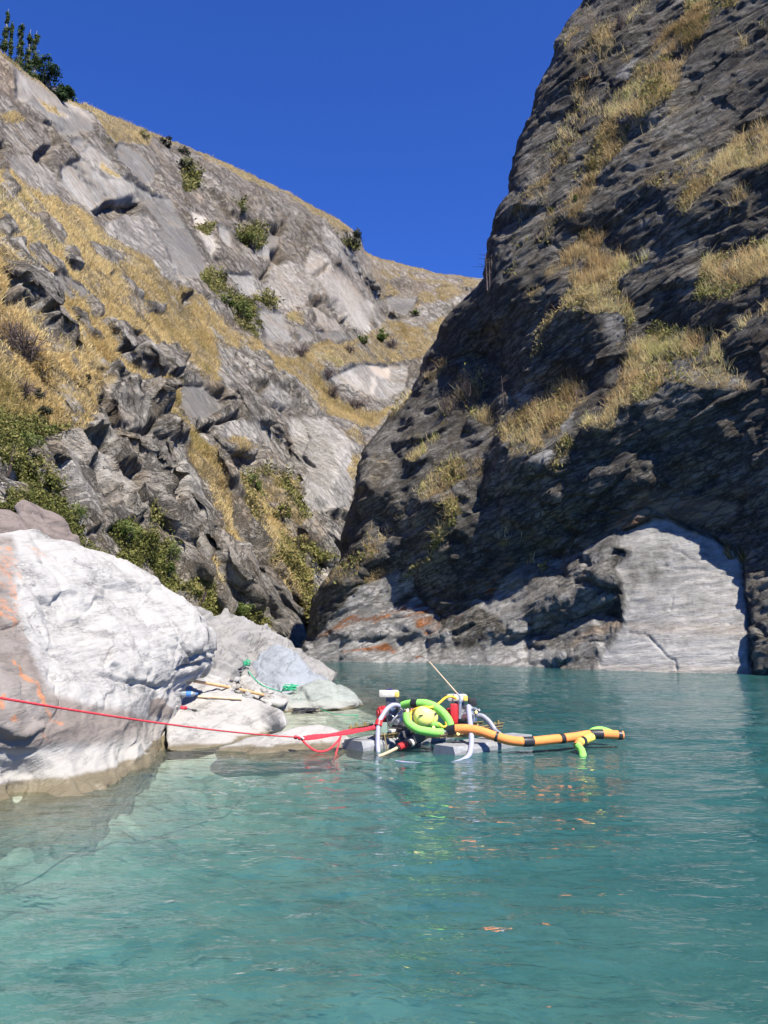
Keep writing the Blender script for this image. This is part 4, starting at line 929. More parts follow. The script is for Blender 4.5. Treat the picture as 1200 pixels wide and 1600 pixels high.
# ================================================================== VEGETATION
def leaf_material(name, stops, trans=.25):
    m = NT(name); col = m.ramp(m.attr('hue'), stops)
    d = m.n('ShaderNodeBsdfDiffuse'); m.l(col, d.inputs[0]); t = m.n('ShaderNodeBsdfTranslucent'); m.l(col, t.inputs[0])
    mx = m.n('ShaderNodeMixShader'); mx.inputs[0].default_value = trans; m.l(d.outputs[0], mx.inputs[1]); m.l(t.outputs[0], mx.inputs[2])
    return m.done(mx)
M_STRAW = leaf_material('dry_tussock', [(0, (.20, .17, .06)), (.18, (.36, .30, .11)), (.38, (.48, .36, .17)), (.6, (.68, .51, .23)), (.85, (.80, .65, .36)), (1, (.34, .34, .10))], .4)
M_STRAWR = leaf_material('dry_tussock_right', [(0, (.15, .13, .05)), (.2, (.40, .27, .14)), (.45, (.62, .48, .25)), (.65, (.62, .56, .31)), (.82, (.44, .42, .15)), (1, (.22, .30, .07))], .4)
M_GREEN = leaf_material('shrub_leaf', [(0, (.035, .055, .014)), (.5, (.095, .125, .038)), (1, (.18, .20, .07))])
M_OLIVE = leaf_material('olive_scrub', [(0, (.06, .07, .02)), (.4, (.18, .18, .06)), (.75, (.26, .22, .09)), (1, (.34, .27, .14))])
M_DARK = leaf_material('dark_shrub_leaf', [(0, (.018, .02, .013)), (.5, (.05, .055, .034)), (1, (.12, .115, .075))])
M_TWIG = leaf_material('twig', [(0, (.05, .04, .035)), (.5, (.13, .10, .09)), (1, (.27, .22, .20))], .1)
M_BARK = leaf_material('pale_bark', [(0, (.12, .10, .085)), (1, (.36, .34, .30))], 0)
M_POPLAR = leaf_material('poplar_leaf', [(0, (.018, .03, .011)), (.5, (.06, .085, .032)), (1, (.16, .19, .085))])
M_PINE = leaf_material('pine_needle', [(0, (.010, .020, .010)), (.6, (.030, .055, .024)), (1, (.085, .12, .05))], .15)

def tri_mesh(name, V, T, hue, mat):
    me = new_mesh(name, V, [T], mat, False); attr(me, 'hue', hue); return me

def blades(sh, mask, n, hmin, hmax, width, mat, name, seed, lean=.35, hue_fn=None, clump=True, yr=(-20, 1100), xr=(-40, 1240)):
    """tufts of narrow blades rooted on a cliff"""
    rg = np.random.default_rng(seed)
    P, N = sh['P'], sh['n']
    m = mask[:-1, :-1].copy()
    m *= (sh['px'][:-1, :-1] > xr[0]) & (sh['px'][:-1, :-1] < xr[1]) & (sh['py'][:-1, :-1] > yr[0]) & (sh['py'][:-1, :-1] < yr[1])
    pr = m.ravel() / m.sum(); k = rg.choice(len(pr), n, p=pr); j, i = np.unravel_index(k, m.shape)
    a, b = rg.random(n)[:, None], rg.random(n)[:, None]
    base = P[j, i] * (1 - a) * (1 - b) + P[j, i + 1] * a * (1 - b) + P[j + 1, i] * (1 - a) * b + P[j + 1, i + 1] * a * b
    nn = N[j, i]
    tuft = .5 + .5 * vnoise(base * 1.1, seed)
    hgt = (hmin + (hmax - hmin) * rg.random(n) ** 1.5 * (.35 + .9 * tuft))[:, None]
    up = np.array([0, 0, 1.]) * .8 + nn * .45 + rg.normal(0, lean, (n, 3)); up /= np.linalg.norm(up, axis=1, keepdims=True)
    side = np.cross(up, rg.normal(0, 1, (n, 3))); side /= np.linalg.norm(side, axis=1, keepdims=True)
    w = width * (.6 + .8 * rg.random(n))[:, None]
    droop = rg.normal(0, .18, (n, 3)) * hgt; droop[:, 2] -= .1 * hgt[:, 0]
    b0 = base - .03 * hgt * nn - side * w; b1 = base - .03 * hgt * nn + side * w; m0 = base + up * hgt * .55 - side * w * .7; m1 = base + up * hgt * .55 + side * w * .7; tp = base + up * hgt + droop
    V = np.stack([b0, b1, m0, m1, tp], 1).reshape(-1, 3); o = (np.arange(n) * 5)[:, None]
    T = np.concatenate([o + np.array([[0, 1, 3]]), o + np.array([[0, 3, 2]]), o + np.array([[2, 3, 4]])], 0)
    hue = np.clip((hue_fn(base, j, i) if hue_fn else .35 + .35 * (fbm(base * .35, 3, seed + 3) + .6)) + rg.normal(0, .13, n), 0, 1)
    me = tri_mesh(name, V, T, np.repeat(hue, 5) , mat)
    return link(name, me)

def leaves(center, radii, n, size, rg, flat=.0, shell=.55):
    """cloud of leaf faces inside an uneven lobe"""
    d = rg.normal(0, 1, (n, 3)); d /= np.linalg.norm(d, axis=1, keepdims=True)
    r = (shell + (1 - shell) * rg.random(n)) * (1 + .28 * vnoise(d * 2.3 + center, 3) + .15 * vnoise(d * 5.3 + center, 9))
    p = center + d * r[:, None] * radii
    a = rg.normal(0, 1, (n, 3)); a /= np.linalg.norm(a, axis=1, keepdims=True); b = np.cross(a, d); b /= np.linalg.norm(b, axis=1, keepdims=True) + 1e-9
    s = size * (.5 + rg.random(n))[:, None]
    V = np.stack([p - a * s, p + b * s * .55, p + a * s, p - b * s * .55], 1).reshape(-1, 3)
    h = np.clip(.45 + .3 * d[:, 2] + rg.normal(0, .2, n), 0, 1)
    o = (np.arange(n) * 4)[:, None]
    return V, np.concatenate([o + [[0, 1, 2]], o + [[0, 2, 3]]], 0), np.repeat(h, 4)

class TM:
    def __init__(s): s.V, s.T, s.h, s.o = [], [], [], 0
    def add(s, V, T, h): s.V.append(V); s.T.append(T + s.o); s.h.append(h); s.o += len(V)
    def limb(s, a, b, r0, r1, hue=.5, k=5):
        a, b = np.array(a, float), np.array(b, float); d = b - a; d = d / (np.linalg.norm(d) + 1e-9)
        u = np.cross(d, [0.3, .9, .2]); u /= np.linalg.norm(u) + 1e-9; v = np.cross(d, u)
        t = np.arange(k) / k * 2 * math.pi; ring = np.cos(t)[:, None] * u + np.sin(t)[:, None] * v
        V = np.concatenate([a + ring * r0, b + ring * r1]); i = np.arange(k); j = (i + 1) % k
        s.add(V, np.concatenate([np.stack([i, j, j + k], 1), np.stack([i, j + k, i + k], 1)]), np.full(2 * k, hue))
    def build(s, name, mat, parent, loc):
        me = tri_mesh(name, np.concatenate(s.V) - np.array(loc), np.concatenate(s.T), np.clip(np.concatenate(s.h), 0, 1), mat)
        return link(name, me, parent)

def holder(name, loc, label, cat, group=None):
    o = bpy.data.objects.new(name, None); COL.objects.link(o); o.location = [float(v) for v in loc]; o.empty_display_size = .2
    return tag(o, label, cat, group)

def shrub(sh, px, py, wpx, hpx, mat, label, seed, name='shrub', group=None, n=None, twig=False, sink=.25):
    """rounded bush of a given seen size, standing on a hillside"""
    rg = np.random.default_rng(seed)
    p, nn = surf(sh, px, py + hpx * .35); D = p[1]; m = D / F_PX
    w, h = wpx * m, hpx * m
    root = holder(name, p, label, 'shrub', group)
    st = TM(); nb_ = 5
    tips = []
    for k in range(nb_):
        a = rg.uniform(0, 6.28); t = p + np.array([math.cos(a) * w * .28, math.sin(a) * w * .28, h * rg.uniform(.45, .8)])
        st.limb(p - np.array([0, 0, .1 * h]), t, .03 * w, .01 * w, .3); tips.append(t)
        if twig:
            for q_ in range(26):
                tt = t + rg.normal(0, 1, 3) * np.array([w * .3, w * .3, h * .28]); st.limb(p + (t - p) * rg.uniform(.2, .9), tt, .007 * w, .002 * w, rg.uniform(.2, .9), 3)
    st.build('stem', M_TWIG, root, p)
    cr = TM(); n = n or int(np.clip(wpx * hpx * (.35 if twig else .6), 110, 1300)); nl = 8
    for k in range(nl):
        c = p + np.array([rg.uniform(-.3, .3) * w, rg.uniform(-.3, .3) * w, h * rg.uniform(.22, .68) - sink * h * .2])
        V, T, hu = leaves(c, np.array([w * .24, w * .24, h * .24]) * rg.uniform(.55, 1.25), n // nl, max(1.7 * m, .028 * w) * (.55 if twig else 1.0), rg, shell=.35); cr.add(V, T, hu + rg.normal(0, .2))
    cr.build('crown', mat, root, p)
    return root

# dry grass on the right cliff
gm = RS['att']['grass']; mk = np.clip(gm - .28, 0, 1) * (.04 + np.clip(fbm(RS['P'] * 1.1, 4, 70, .65) + .18, 0, 1))
hueR = lambda b, j, i: .45 + .75 * fbm(b * .3, 4, 91, .6) + .25 * RS['att']['scrub'][j, i]
g1_ = blades(RS, mk, 40000, .15, .85, .011, M_STRAWR, 'ledge_grass', 501, .38, hueR)
tag(g1_, 'dry tussock grass growing on the ledges of the right cliff', 'grass', kind='stuff')
# dry grass on the left hillside
gm = LS['att']['grass'] * (1 - .6 * LS['att']['scrub']); dl = np.clip(LS['P'][..., 1] / 60, .35, 3)
mk = np.clip(gm - .3, 0, 1) * (.05 + np.clip(fbm(LS['P'] * .45, 4, 71, .65) + .2, 0, 1))
hueL = lambda b, j, i: .56 + .6 * fbm(b * .13, 4, 92, .6) - .12 * (LS['py'][j, i] > 560) * (LS['px'][j, i] < 150)
g2_ = blades(LS, mk, 110000, .15, .66, .019, M_STRAW, 'slope_grass', 502, .32, hueL)
tag(g2_, 'golden dry grass covering the left hillside', 'grass', kind='stuff')
# low scrub: small leafy sprays, too many to count
def sprays(sh, mask, n, size, mat, name, seed, hue0=.45):
    rg = np.random.default_rng(seed); m = mask[:-1, :-1] * (sh['px'][:-1, :-1] > -60) * (sh['px'][:-1, :-1] < 1240) * (sh['py'][:-1, :-1] > -20)
    k = rg.choice(m.size, n, p=m.ravel() / m.sum()); j, i = np.unravel_index(k, m.shape)
    base = sh['P'][j, i]; dm = base[:, 1] / F_PX
    lump = np.clip(fbm(base * .55, 3, seed + 1) + .35, 0, 1)
    p = base + sh['n'][j, i] * (rg.random(n) * lump * 26 * dm)[:, None] + rg.normal(0, 1, (n, 3)) * (2.5 * dm)[:, None]
    a = rg.normal(0, 1, (n, 3)); a /= np.linalg.norm(a, axis=1, keepdims=True); b = np.cross(a, rg.normal(0, 1, (n, 3))); b /= np.linalg.norm(b, axis=1, keepdims=True)
    s = (size * dm * (.5 + rg.random(n)))[:, None]
    V = np.stack([p - a * s, p + b * s * .5, p + a * s, p - b * s * .5], 1).reshape(-1, 3); o = (np.arange(n) * 4)[:, None]
    hue = np.clip(hue0 + .5 * fbm(base * .16, 3, seed + 5) + rg.normal(0, .16, n), 0, 1)
    return link(name, tri_mesh(name, V, np.concatenate([o + [[0, 1, 2]], o + [[0, 2, 3]]], 0), np.repeat(hue, 4), mat))
tag(sprays(LS, np.clip(LS['att']['scrub'] - .3, 0, 1), 62000, 2.4, M_OLIVE, 'hillside_scrub', 505), 'olive and brown scrub matting the foot of the left hillside', 'scrub', kind='stuff')
mk = np.clip(RS['att']['grass'] - .2, 0, .5) * (fbm(RS['P'] * .5, 3, 99) > .05)
tag(sprays(RS, mk, 9000, 2.6, M_OLIVE, 'ledge_scrub', 506, .55), 'low brown green scrub on the right cliff ledges', 'scrub', kind='stuff')

SHR = [ # x, y, w, h, material, twiggy, label
 (40, 545, 78, 62, 'T', 1, 'wide purple brown leafless thicket on the left hillside'),
 (22, 520, 46, 44, 'T', 1, 'smaller leafless thicket at the left edge above the wide thicket'),
 (127, 597, 32, 30, 'D', 0, 'round dark bush alone in the dry grass above the black outcrop'),
 (62, 620, 34, 34, 'D', 0, 'dark grey bush, upper of the stacked pair on the left hillside'),
 (68, 645, 42, 40, 'D', 0, 'dark grey bush, lower of the stacked pair on the left hillside'),
 (78, 668, 26, 28, 'G', 0, 'bright green bush just below the stacked dark pair'),
 (35, 610, 40, 30, 'T', 1, 'grey twiggy bush left of the stacked dark pair'),
 (45, 690, 66, 56, 'G', 0, 'broad dark green bush above the boulder near the left edge'),
 (10, 720, 50, 60, 'O', 0, 'olive bush cut off by the left edge'),
 (70, 735, 56, 66, 'O', 0, 'olive flowering bush between the dark green bush and the pale rib'),
 (110, 800, 60, 50, 'G', 0, 'light green bush right above the blue grey slab'),
 (20, 790, 44, 40, 'O', 0, 'yellow green bush beside the purple slab'),
 (190, 835, 60, 62, 'G', 0, 'green bush below the striped pale ribs'),
 (225, 855, 50, 70, 'O', 0, 'olive bush right of the green one below the pale ribs'),
 (258, 880, 40, 76, 'G', 0, 'tall dark green bush standing above the boulder shoulder'),
 (300, 935, 56, 44, 'O', 0, 'olive bush on the bank behind the boulder'),
 (370, 955, 70, 40, 'G', 0, 'green bush behind the grey rock ridge'),
 (428, 1000, 26, 24, 'G', 0, 'small green bush nearest the gorge mouth'),
 (392, 760, 36, 40, 'G', 0, 'dark bush in the gully below the rock cave'),
 (440, 800, 44, 50, 'O', 0, 'olive bush in the middle of the scrub gully'),
 (470, 850, 40, 46, 'O', 0, 'lower olive bush in the scrub gully beside the pale cliff'),
 (375, 485, 46, 44, 'G', 0, 'green bush at the foot of the upper slabs'),
 (352, 470, 30, 26, 'G', 0, 'small green bush left of the one at the slab foot'),
 (345, 432, 26, 30, 'D', 0, 'dark bush high at the left of the upper scrub gully'),
 (393, 378, 48, 36, 'G', 0, 'green bush growing in the middle of the upper slabs'),
 (370, 335, 22, 32, 'D', 0, 'dark bush clinging to the slabs below the skyline'),
 (288, 262, 34, 36, 'D', 0, 'dark bush hanging from the rim of the left cliff'),
 (258, 222, 26, 20, 'D', 0, 'black bush on the skyline, left of the two dark rim bushes'),
 (287, 234, 28, 20, 'D', 0, 'black bush on the skyline, right of the two dark rim bushes'),
 (225, 212, 26, 22, 'O', 0, 'olive bush on the skyline left of the black rim bushes'),
 (545, 375, 44, 44, 'D', 0, 'dark bush draping the corner where the left cliff ends'),
 (596, 524, 34, 30, 'G', 0, 'green bush, right of the pair on the far grassy bench'),
 (566, 530, 26, 20, 'G', 0, 'green bush, left of the pair on the far grassy bench'),
 (612, 538, 30, 22, 'T', 1, 'grey bush beside the green pair on the far bench'),
 (548, 545, 26, 16, 'T', 1, 'grey bush left of the green pair on the far bench'),
 (470, 548, 34, 24, 'T', 1, 'grey twiggy bush at the foot of the cream coloured slab'),
 (650, 493, 22, 16, 'G', 0, 'tiny green bush on the far hill'),
 (520, 608, 34, 24, 'T', 1, 'grey purple bush in the golden grass of the far slope'),
 (560, 625, 44, 24, 'T', 1, 'grey purple bush below the striped far slab'),
 (512, 585, 26, 18, 'T', 1, 'grey bush left of the striped far slab'),
]
for k, (x, y, w, h, c, tw_, lab) in enumerate(SHR):
    shrub(LS, x, y, w, h, {'T': M_TWIG, 'D': M_DARK, 'G': M_GREEN, 'O': M_OLIVE}[c], lab, 900 + k, name='thicket' if tw_ else 'bush', group='bushes on the left hillside', twig=bool(tw_))
for k, (x, y, w, h, c, tw_, lab) in enumerate([
 (978, 202, 14, 16, 'G', 0, 'small green bush high on the right cliff grass band'), (900, 312, 14, 20, 'G', 0, 'small green bush at the lower end of the right grass band'), (862, 330, 22, 12, 'G', 0, 'low green bush near the right cliff edge'),
 (735, 615, 46, 50, 'T', 1, 'leafless grey bush on the spur of the right cliff'), (705, 640, 36, 40, 'T', 1, 'smaller leafless bush left of the grey one on the spur'), (765, 590, 26, 34, 'T', 1, 'leafless bush at the shadow edge on the spur'),
 (972, 40, 24, 40, 'T', 1, 'bare grey bush near the top of the right cliff')]):
    shrub(RS, x, y, w, h, {'T': M_TWIG, 'G': M_GREEN}[c], lab, 980 + k, name='thicket' if tw_ else 'bush', group='bushes on the right cliff', twig=bool(tw_))

# trees on the left skyline
def poplar(px, yb, yt_, wpx, label, seed, bare=.0):
    rg = np.random.default_rng(seed); p, _ = surf(LS, px, yb); p = p + np.array([-.8, 2.5, -1.2]); m = p[1] / F_PX
    top = CAM + ray(np.array(float(px)), np.array(float(yt_))) * 1.0; h = (CAM[2] + ray(np.array(float(px)), np.array(float(yt_)))[2] * p[1] / ray(np.array(float(px)), np.array(float(yt_)))[1]) - p[2]
    w = wpx * m; root = holder('poplar_tree', p, label, 'tree', 'poplars on the skyline')
    t = TM(); prev = p.copy()
    for k in range(1, 9):
        nx = p + np.array([rg.normal(0, .006) * h, 0, h * k / 8]); t.limb(prev, nx, .012 * w * (9 - k) / 2 + .03, .012 * w * (8 - k) / 2 + .02, .7); prev = nx
    for k in range(26):
        z = rg.uniform(.15, .95); a = rg.uniform(0, 6.28); b = p + np.array([0, 0, h * z]); L_ = w * .5 * (1.1 - z)
        t.limb(b, b + np.array([math.cos(a) * L_ * .6, math.sin(a) * L_ * .6, L_ * 2.2]), .035, .012, .8, 3)
    t.build('trunk', M_BARK, root, p)
    c = TM()
    for k in range(34):
        z = rg.uniform(.02, .97)
        if rg.random() < bare: continue
        ww = w * .42 * (1.05 - .7 * z) * rg.uniform(.4, 1.3); a_ = rg.uniform(0, 6.28); o_ = w * .28 * (1 - .7 * z) * rg.random()
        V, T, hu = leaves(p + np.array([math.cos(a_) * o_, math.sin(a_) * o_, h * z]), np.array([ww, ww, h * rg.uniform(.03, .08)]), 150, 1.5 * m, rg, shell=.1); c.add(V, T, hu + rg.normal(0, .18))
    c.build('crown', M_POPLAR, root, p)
poplar(2, 78, 14, 20, 'tallest pale poplar, cut by the left edge on the skyline', 31, .1)
poplar(10, 86, 36, 16, 'slim poplar second from the left edge on the skyline', 32, .15)
poplar(22, 98, 36, 24, 'poplar with a white trunk, third from the left on the skyline', 33, .1)
poplar(37, 112, 46, 26, 'poplar left in front of the dark spreading skyline tree', 34, .15)
poplar(47, 118, 48, 24, 'poplar rising out of the dark spreading skyline tree', 35, .2)
def spreading_tree(px, yb, wpx, hpx, label, seed, lobes):
    rg = np.random.default_rng(seed); p, _ = surf(LS, px, yb); p = p + np.array([0, 1.5, -.6]); m = p[1] / F_PX
    root = holder('spreading_tree', p, label, 'tree'); t = TM(); c = TM(); tip = p + np.array([0, 0, hpx * m * .5])
    t.limb(p, tip, .35, .15, .2)
    for (dx, dy, r_) in lobes:
        cc = p + np.array([dx * m, rg.uniform(-1, 1), dy * m]); t.limb(tip * .5 + p * .5, cc, .14, .04, .2)
        for k in range(4):
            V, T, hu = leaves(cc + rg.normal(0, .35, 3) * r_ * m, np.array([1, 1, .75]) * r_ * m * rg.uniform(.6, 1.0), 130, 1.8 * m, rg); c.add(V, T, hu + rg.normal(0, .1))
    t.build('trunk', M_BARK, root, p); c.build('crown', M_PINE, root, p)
spreading_tree(66, 130, 60, 80, 'dark spreading evergreen on the skyline right of the poplars', 41, [(-18, 40, 14), (-8, 58, 13), (0, 30, 16), (12, 38, 14), (18, 14, 13), (-12, 16, 12), (26, 22, 9), (4, 8, 12), (-20, 62, 9), (24, 2, 9)])
spreading_tree(99, 148, 20, 26, 'small dark round tree at the right end of the skyline trees', 42, [(0, 12, 10), (5, 18, 8), (-4, 4, 8)])
# dead tree at the notch
p, _ = surf(RS, 768, 448); m = p[1] / F_PX; t = TM(); rg = np.random.default_rng(8); root = holder('dead_tree', p, 'bare dead tree at the notch where the right cliff meets the far hill', 'tree')
for dx in (-4, 0, 5):
    b = p + np.array([dx * m, 0, -.3]); e = b + np.array([rg.uniform(-4, 2) * m, 0, rg.uniform(48, 66) * m]); t.limb(b, e, .045, .012, .55)
    for k in range(16):
        s_ = b + (e - b) * rg.uniform(.15, .95); t.limb(s_, s_ + np.array([rg.normal(0, 11), rg.normal(0, 7), rg.uniform(-5, 9)]) * m, .016, .004, .6, 3)
t.build('trunk', M_TWIG, root, p)
for k, (x, y, lab) in enumerate([(905, 640, 'bare white twig tree beside the golden grass ledge'), (793, 640, 'pale dead sapling at the left end of the golden ledge'), (905, 440, 'dead black sapling in the big grass patch of the right cliff'), (733, 770, 'bare grey sapling standing on the green grass of the spur')]):
    p, _ = surf(RS, x, y); m = p[1] / F_PX; t = TM(); root = holder('dead_sapling', p, lab, 'tree', 'dead saplings on the right cliff')
    e = p + np.array([rg.uniform(-.2, .2), -.2, rg.uniform(34, 55) * m]); t.limb(p - np.array([0, 0, .1]), e, .022, .008, .6)
    for q_ in range(14):
        s_ = p + (e - p) * rg.uniform(.25, .95); t.limb(s_, s_ + np.array([rg.normal(0, 9), rg.normal(0, 6), rg.uniform(0, 10)]) * m, .009, .003, .7, 3)
    t.build('trunk', M_TWIG, root, p)
# ================================================================== GOLD DREDGE AND GEAR
import bmesh
from mathutils import Matrix, Vector
def plain(name, col, rough=.5, metal=0., spec=.4, var=.2, scale=9., trans=0.):
    m = NT(name); geo = m.n('ShaderNodeTexCoord').outputs['Object']
    n = m.noise(geo, scale, 5, .65); n2 = m.noise(geo, scale * 6, 4, .7)
    c = m.mix(m.ramp(n, [(.35, 0.), (.7, 1.)]), tuple(v * (1 - var) for v in col), tuple(min(1, v * (1 + var)) for v in col))
    c = m.mix(m.math('MULTIPLY', m.ramp(n2, [(.5, 0.), (.72, 1.)]), .5), c, tuple(v * .5 + .035 for v in col))
    b = m.bsdf(c, rough, metal, spec, m.bump(n2, .12, .01))
    if trans: b.inputs['Transmission Weight'].default_value = trans
    return m.done(b)
K_GREY = plain('grey_plastic', (.24, .245, .25), .6); K_OLIVE = plain('brassy_frame', (.26, .20, .09), .5, .3, var=.3); K_WOOD = plain('weathered_wood', (.33, .24, .14), .8, var=.3, scale=20)
K_RED = plain('red_paint', (.58, .03, .035), .4); K_WHITE = plain('cream_tank', (.62, .59, .50), .35); K_YTANK = plain('yellow_tank_edge', (.74, .55, .12), .35); K_BLACK = plain('black_rubber', (.022, .022, .024), .6)
K_SILVER = plain('cast_aluminium', (.52, .53, .54), .42, .75); K_DKMET = plain('dark_engine_metal', (.14, .14, .15), .5, .5); K_GREEN = plain('lime_foam', (.22, .58, .10), .8, var=.08); K_ORANGE = plain('orange_foam', (.80, .25, .06), .8, var=.08)
K_YEL = plain('yellow_hose_rubber', (.80, .52, .04), .5); K_BALL = plain('pale_yellow_float', (.86, .72, .22), .4, var=.05, scale=4); K_LILAC = plain('milky_clear_hose', (.44, .45, .58), .3, var=.1, trans=.25); K_RIB = plain('grey_ribbed_hose', (.26, .27, .30), .45)
K_TAPE = plain('black_tape', (.02, .02, .022), .4); K_ROPE = plain('red_rope_fibre', (.70, .045, .06), .8, var=.25, scale=60); K_STRAP = plain('red_webbing', (.62, .03, .05), .75); K_GROPE = plain('green_rope_fibre', (.03, .42, .20), .7, var=.3, scale=60)
K_POLE = plain('orange_wood_pole', (.62, .36, .17), .65, var=.25, scale=14); K_POLE2 = plain('pale_wood_pole', (.60, .46, .30), .65, var=.25, scale=14); K_TAN = plain('tan_hose', (.48, .38, .24), .7); K_GLASS = plain('green_acrylic', (.34, .46, .36), .25, trans=.3)
K_BOTTLE = plain('bottle_plastic', (.62, .70, .74), .12, trans=.7, var=.02); K_LABEL = plain('blue_label', (.05, .17, .45), .4); K_PURPLE = plain('dark_blue_cap', (.05, .04, .14), .4); K_YBRASS = plain('brass_fitting', (.62, .44, .14), .35, .7)

class MB:
    def __init__(s): s.V, s.Q, s.T, s.o = [], [], [], 0
    def _put(s, V, quads=None, tris=None):
        V = np.asarray(V, float)
        if quads is not None and len(quads): s.Q.append(np.asarray(quads) + s.o)
        if tris is not None and len(tris): s.T.append(np.asarray(tris) + s.o)
        s.V.append(V); s.o += len(V); return s
    def box(s, c, half, ax=None, bev=.15):
        bm = bmesh.new(); bmesh.ops.create_cube(bm, size=2.0)
        for v in bm.verts: v.co = Vector((v.co.x * half[0], v.co.y * half[1], v.co.z * half[2]))
        if bev: bmesh.ops.bevel(bm, geom=list(bm.edges), offset=bev * min(half), segments=2, affect='EDGES', profile=.6)
        bmesh.ops.triangulate(bm, faces=list(bm.faces)); bm.verts.index_update()
        V = np.array([v.co for v in bm.verts]); T = np.array([[v.index for v in f.verts] for f in bm.faces]); bm.free()
        if ax is not None: V = V @ np.array(ax)
        return s._put(V + np.array(c), tris=T)
    def tube(s, path, r, k=12, sub=8, closed=False, rib=0, cap=True):
        P = np.array(path, float); n = len(P)
        if sub > 1 and n > 2:
            out = []
            for i in range(n - 1):
                p0, p1, p2, p3 = P[max(i - 1, 0)], P[i], P[i + 1], P[min(i + 2, n - 1)]
                for t in np.linspace(0, 1, sub, endpoint=False):
                    out.append(.5 * (2 * p1 + (p2 - p0) * t + (2 * p0 - 5 * p1 + 4 * p2 - p3) * t * t + (3 * p1 - p0 - 3 * p2 + p3) * t ** 3))
            out.append(P[-1]); P = np.array(out)
        elif n == 2 and sub > 1: P = P[0] + (P[1] - P[0]) * np.linspace(0, 1, sub + 1)[:, None]
        n = len(P); rad = np.full(n, r) if np.isscalar(r) else np.interp(np.linspace(0, 1, n), np.linspace(0, 1, len(r)), r)
        if rib: rad = rad * (1 + .10 * (np.arange(n) % 2))
        tg = np.gradient(P, axis=0); tg /= np.linalg.norm(tg, axis=1, keepdims=True) + 1e-9
        u = np.cross(tg[0], [0.2, .3, .93]); u /= np.linalg.norm(u); R_ = []
        a = np.arange(k) / k * 2 * math.pi
        for i in range(n):
            u = u - tg[i] * (u @ tg[i]); u /= np.linalg.norm(u) + 1e-9; w = np.cross(tg[i], u)
            R_.append(P[i] + rad[i] * (np.cos(a)[:, None] * u + np.sin(a)[:, None] * w))
        V = np.concatenate(R_); i = np.arange(n * k).reshape(n, k); j = np.roll(i, -1, 1)
        Q = np.stack([i[:-1], j[:-1], j[1:], i[1:]], -1).reshape(-1, 4); T = []
        if cap:
            V = np.concatenate([V, P[:1], P[-1:]]); c0, c1 = n * k, n * k + 1
            T = [[c0, j[0, m_], i[0, m_]] for m_ in range(k)] + [[c1, i[-1, m_], j[-1, m_]] for m_ in range(k)]
        return s._put(V, Q, T)
    def cyl(s, a, b, r0, r1=None, k=18): return s.tube([a, b], [r0, r0 if r1 is None else r1], k, 1)
    def ball(s, c, r, k=22):
        th = np.linspace(0, math.pi, k // 2 + 1); ph = np.arange(k) / k * 2 * math.pi
        V = np.stack([np.sin(th)[:, None] * np.cos(ph), np.sin(th)[:, None] * np.sin(ph), np.cos(th)[:, None] * np.ones(k)], -1).reshape(-1, 3) * np.array(r) + np.array(c)
        i = np.arange(len(V)).reshape(-1, k); j = np.roll(i, -1, 1)
        return s._put(V, np.stack([i[:-1], i[1:], j[1:], j[:-1]], -1).reshape(-1, 4))
    def build(s, name, mat, parent=None, loc=None, smooth_sh=True):
        if parent is not None:
            base = np.array(parent.location); pp = parent.parent
            while pp: base = base + np.array(pp.location); pp = pp.parent
            loc_, off = (0, 0, 0), base
        else:
            off = np.concatenate(s.V).mean(0) if loc is None else np.array(loc); loc_ = off
        V = np.concatenate(s.V) - off
        me = new_mesh(name, V, [np.concatenate(x) for x in (s.Q, s.T) if x], mat, smooth_sh)
        if smooth_sh:
            try: me.set_sharp_from_angle(angle=math.radians(42))
            except Exception: pass
        return link(name, me, parent, loc_)
def K(x, y, Y): return at(530 + x / 4.444, 1070 + y / 4.444, Y)
def Kp(L_): return [K(*p) for p in L_]
UX, VX = np.array([.71, .71, 0]), np.array([.71, -.71, 0]); AXD = np.array([UX / np.linalg.norm(UX), VX / np.linalg.norm(VX), [0, 0, 1.]])

dredge = holder('gold_dredge', (.25, 11.6, 0), 'floating gold dredge with two small engines on grey pontoons', 'dredge')
def pontoon(o, length, width, h0, h1, label=None):
    m = MB(); o = np.array(o, float); cs = np.array([(-.5, .30), (-.42, .5), (.42, .5), (.5, .30), (.5, -.05), (.28, -.5), (-.28, -.5), (-.5, -.05)])
    R_ = []
    for s_, k in ((0, .62), (.10, .98), (.46, 1.), (.48, .92), (.52, .92), (.54, 1.), (.90, .98), (1, .62)):
        kk = .5 + .5 * k
        for a, b in cs: R_.append(o + AXD[0] * s_ * length + AXD[1] * a * width * kk + np.array([0, 0, (h0 + h1) / 2 + b * (h1 - h0) * (k if b < .4 else 1)]))
    i = np.arange(len(R_)).reshape(-1, 8); j = np.roll(i, -1, 1)
    Q = np.stack([i[:-1], j[:-1], j[1:], i[1:]], -1).reshape(-1, 4); T = [[i[0, 0], i[0, m_ + 1], i[0, m_]] for m_ in range(1, 7)] + [[i[-1, 0], i[-1, m_], i[-1, m_ + 1]] for m_ in range(1, 7)]
    m._put(R_, Q, T); return m.build('pontoon', K_GREY, dredge, smooth_sh=False)
pontoon((-.42, 11.15, 0), 1.9, .50, -.16, .125); pontoon((.78, 10.72, 0), 1.75, .46, -.16, .115)
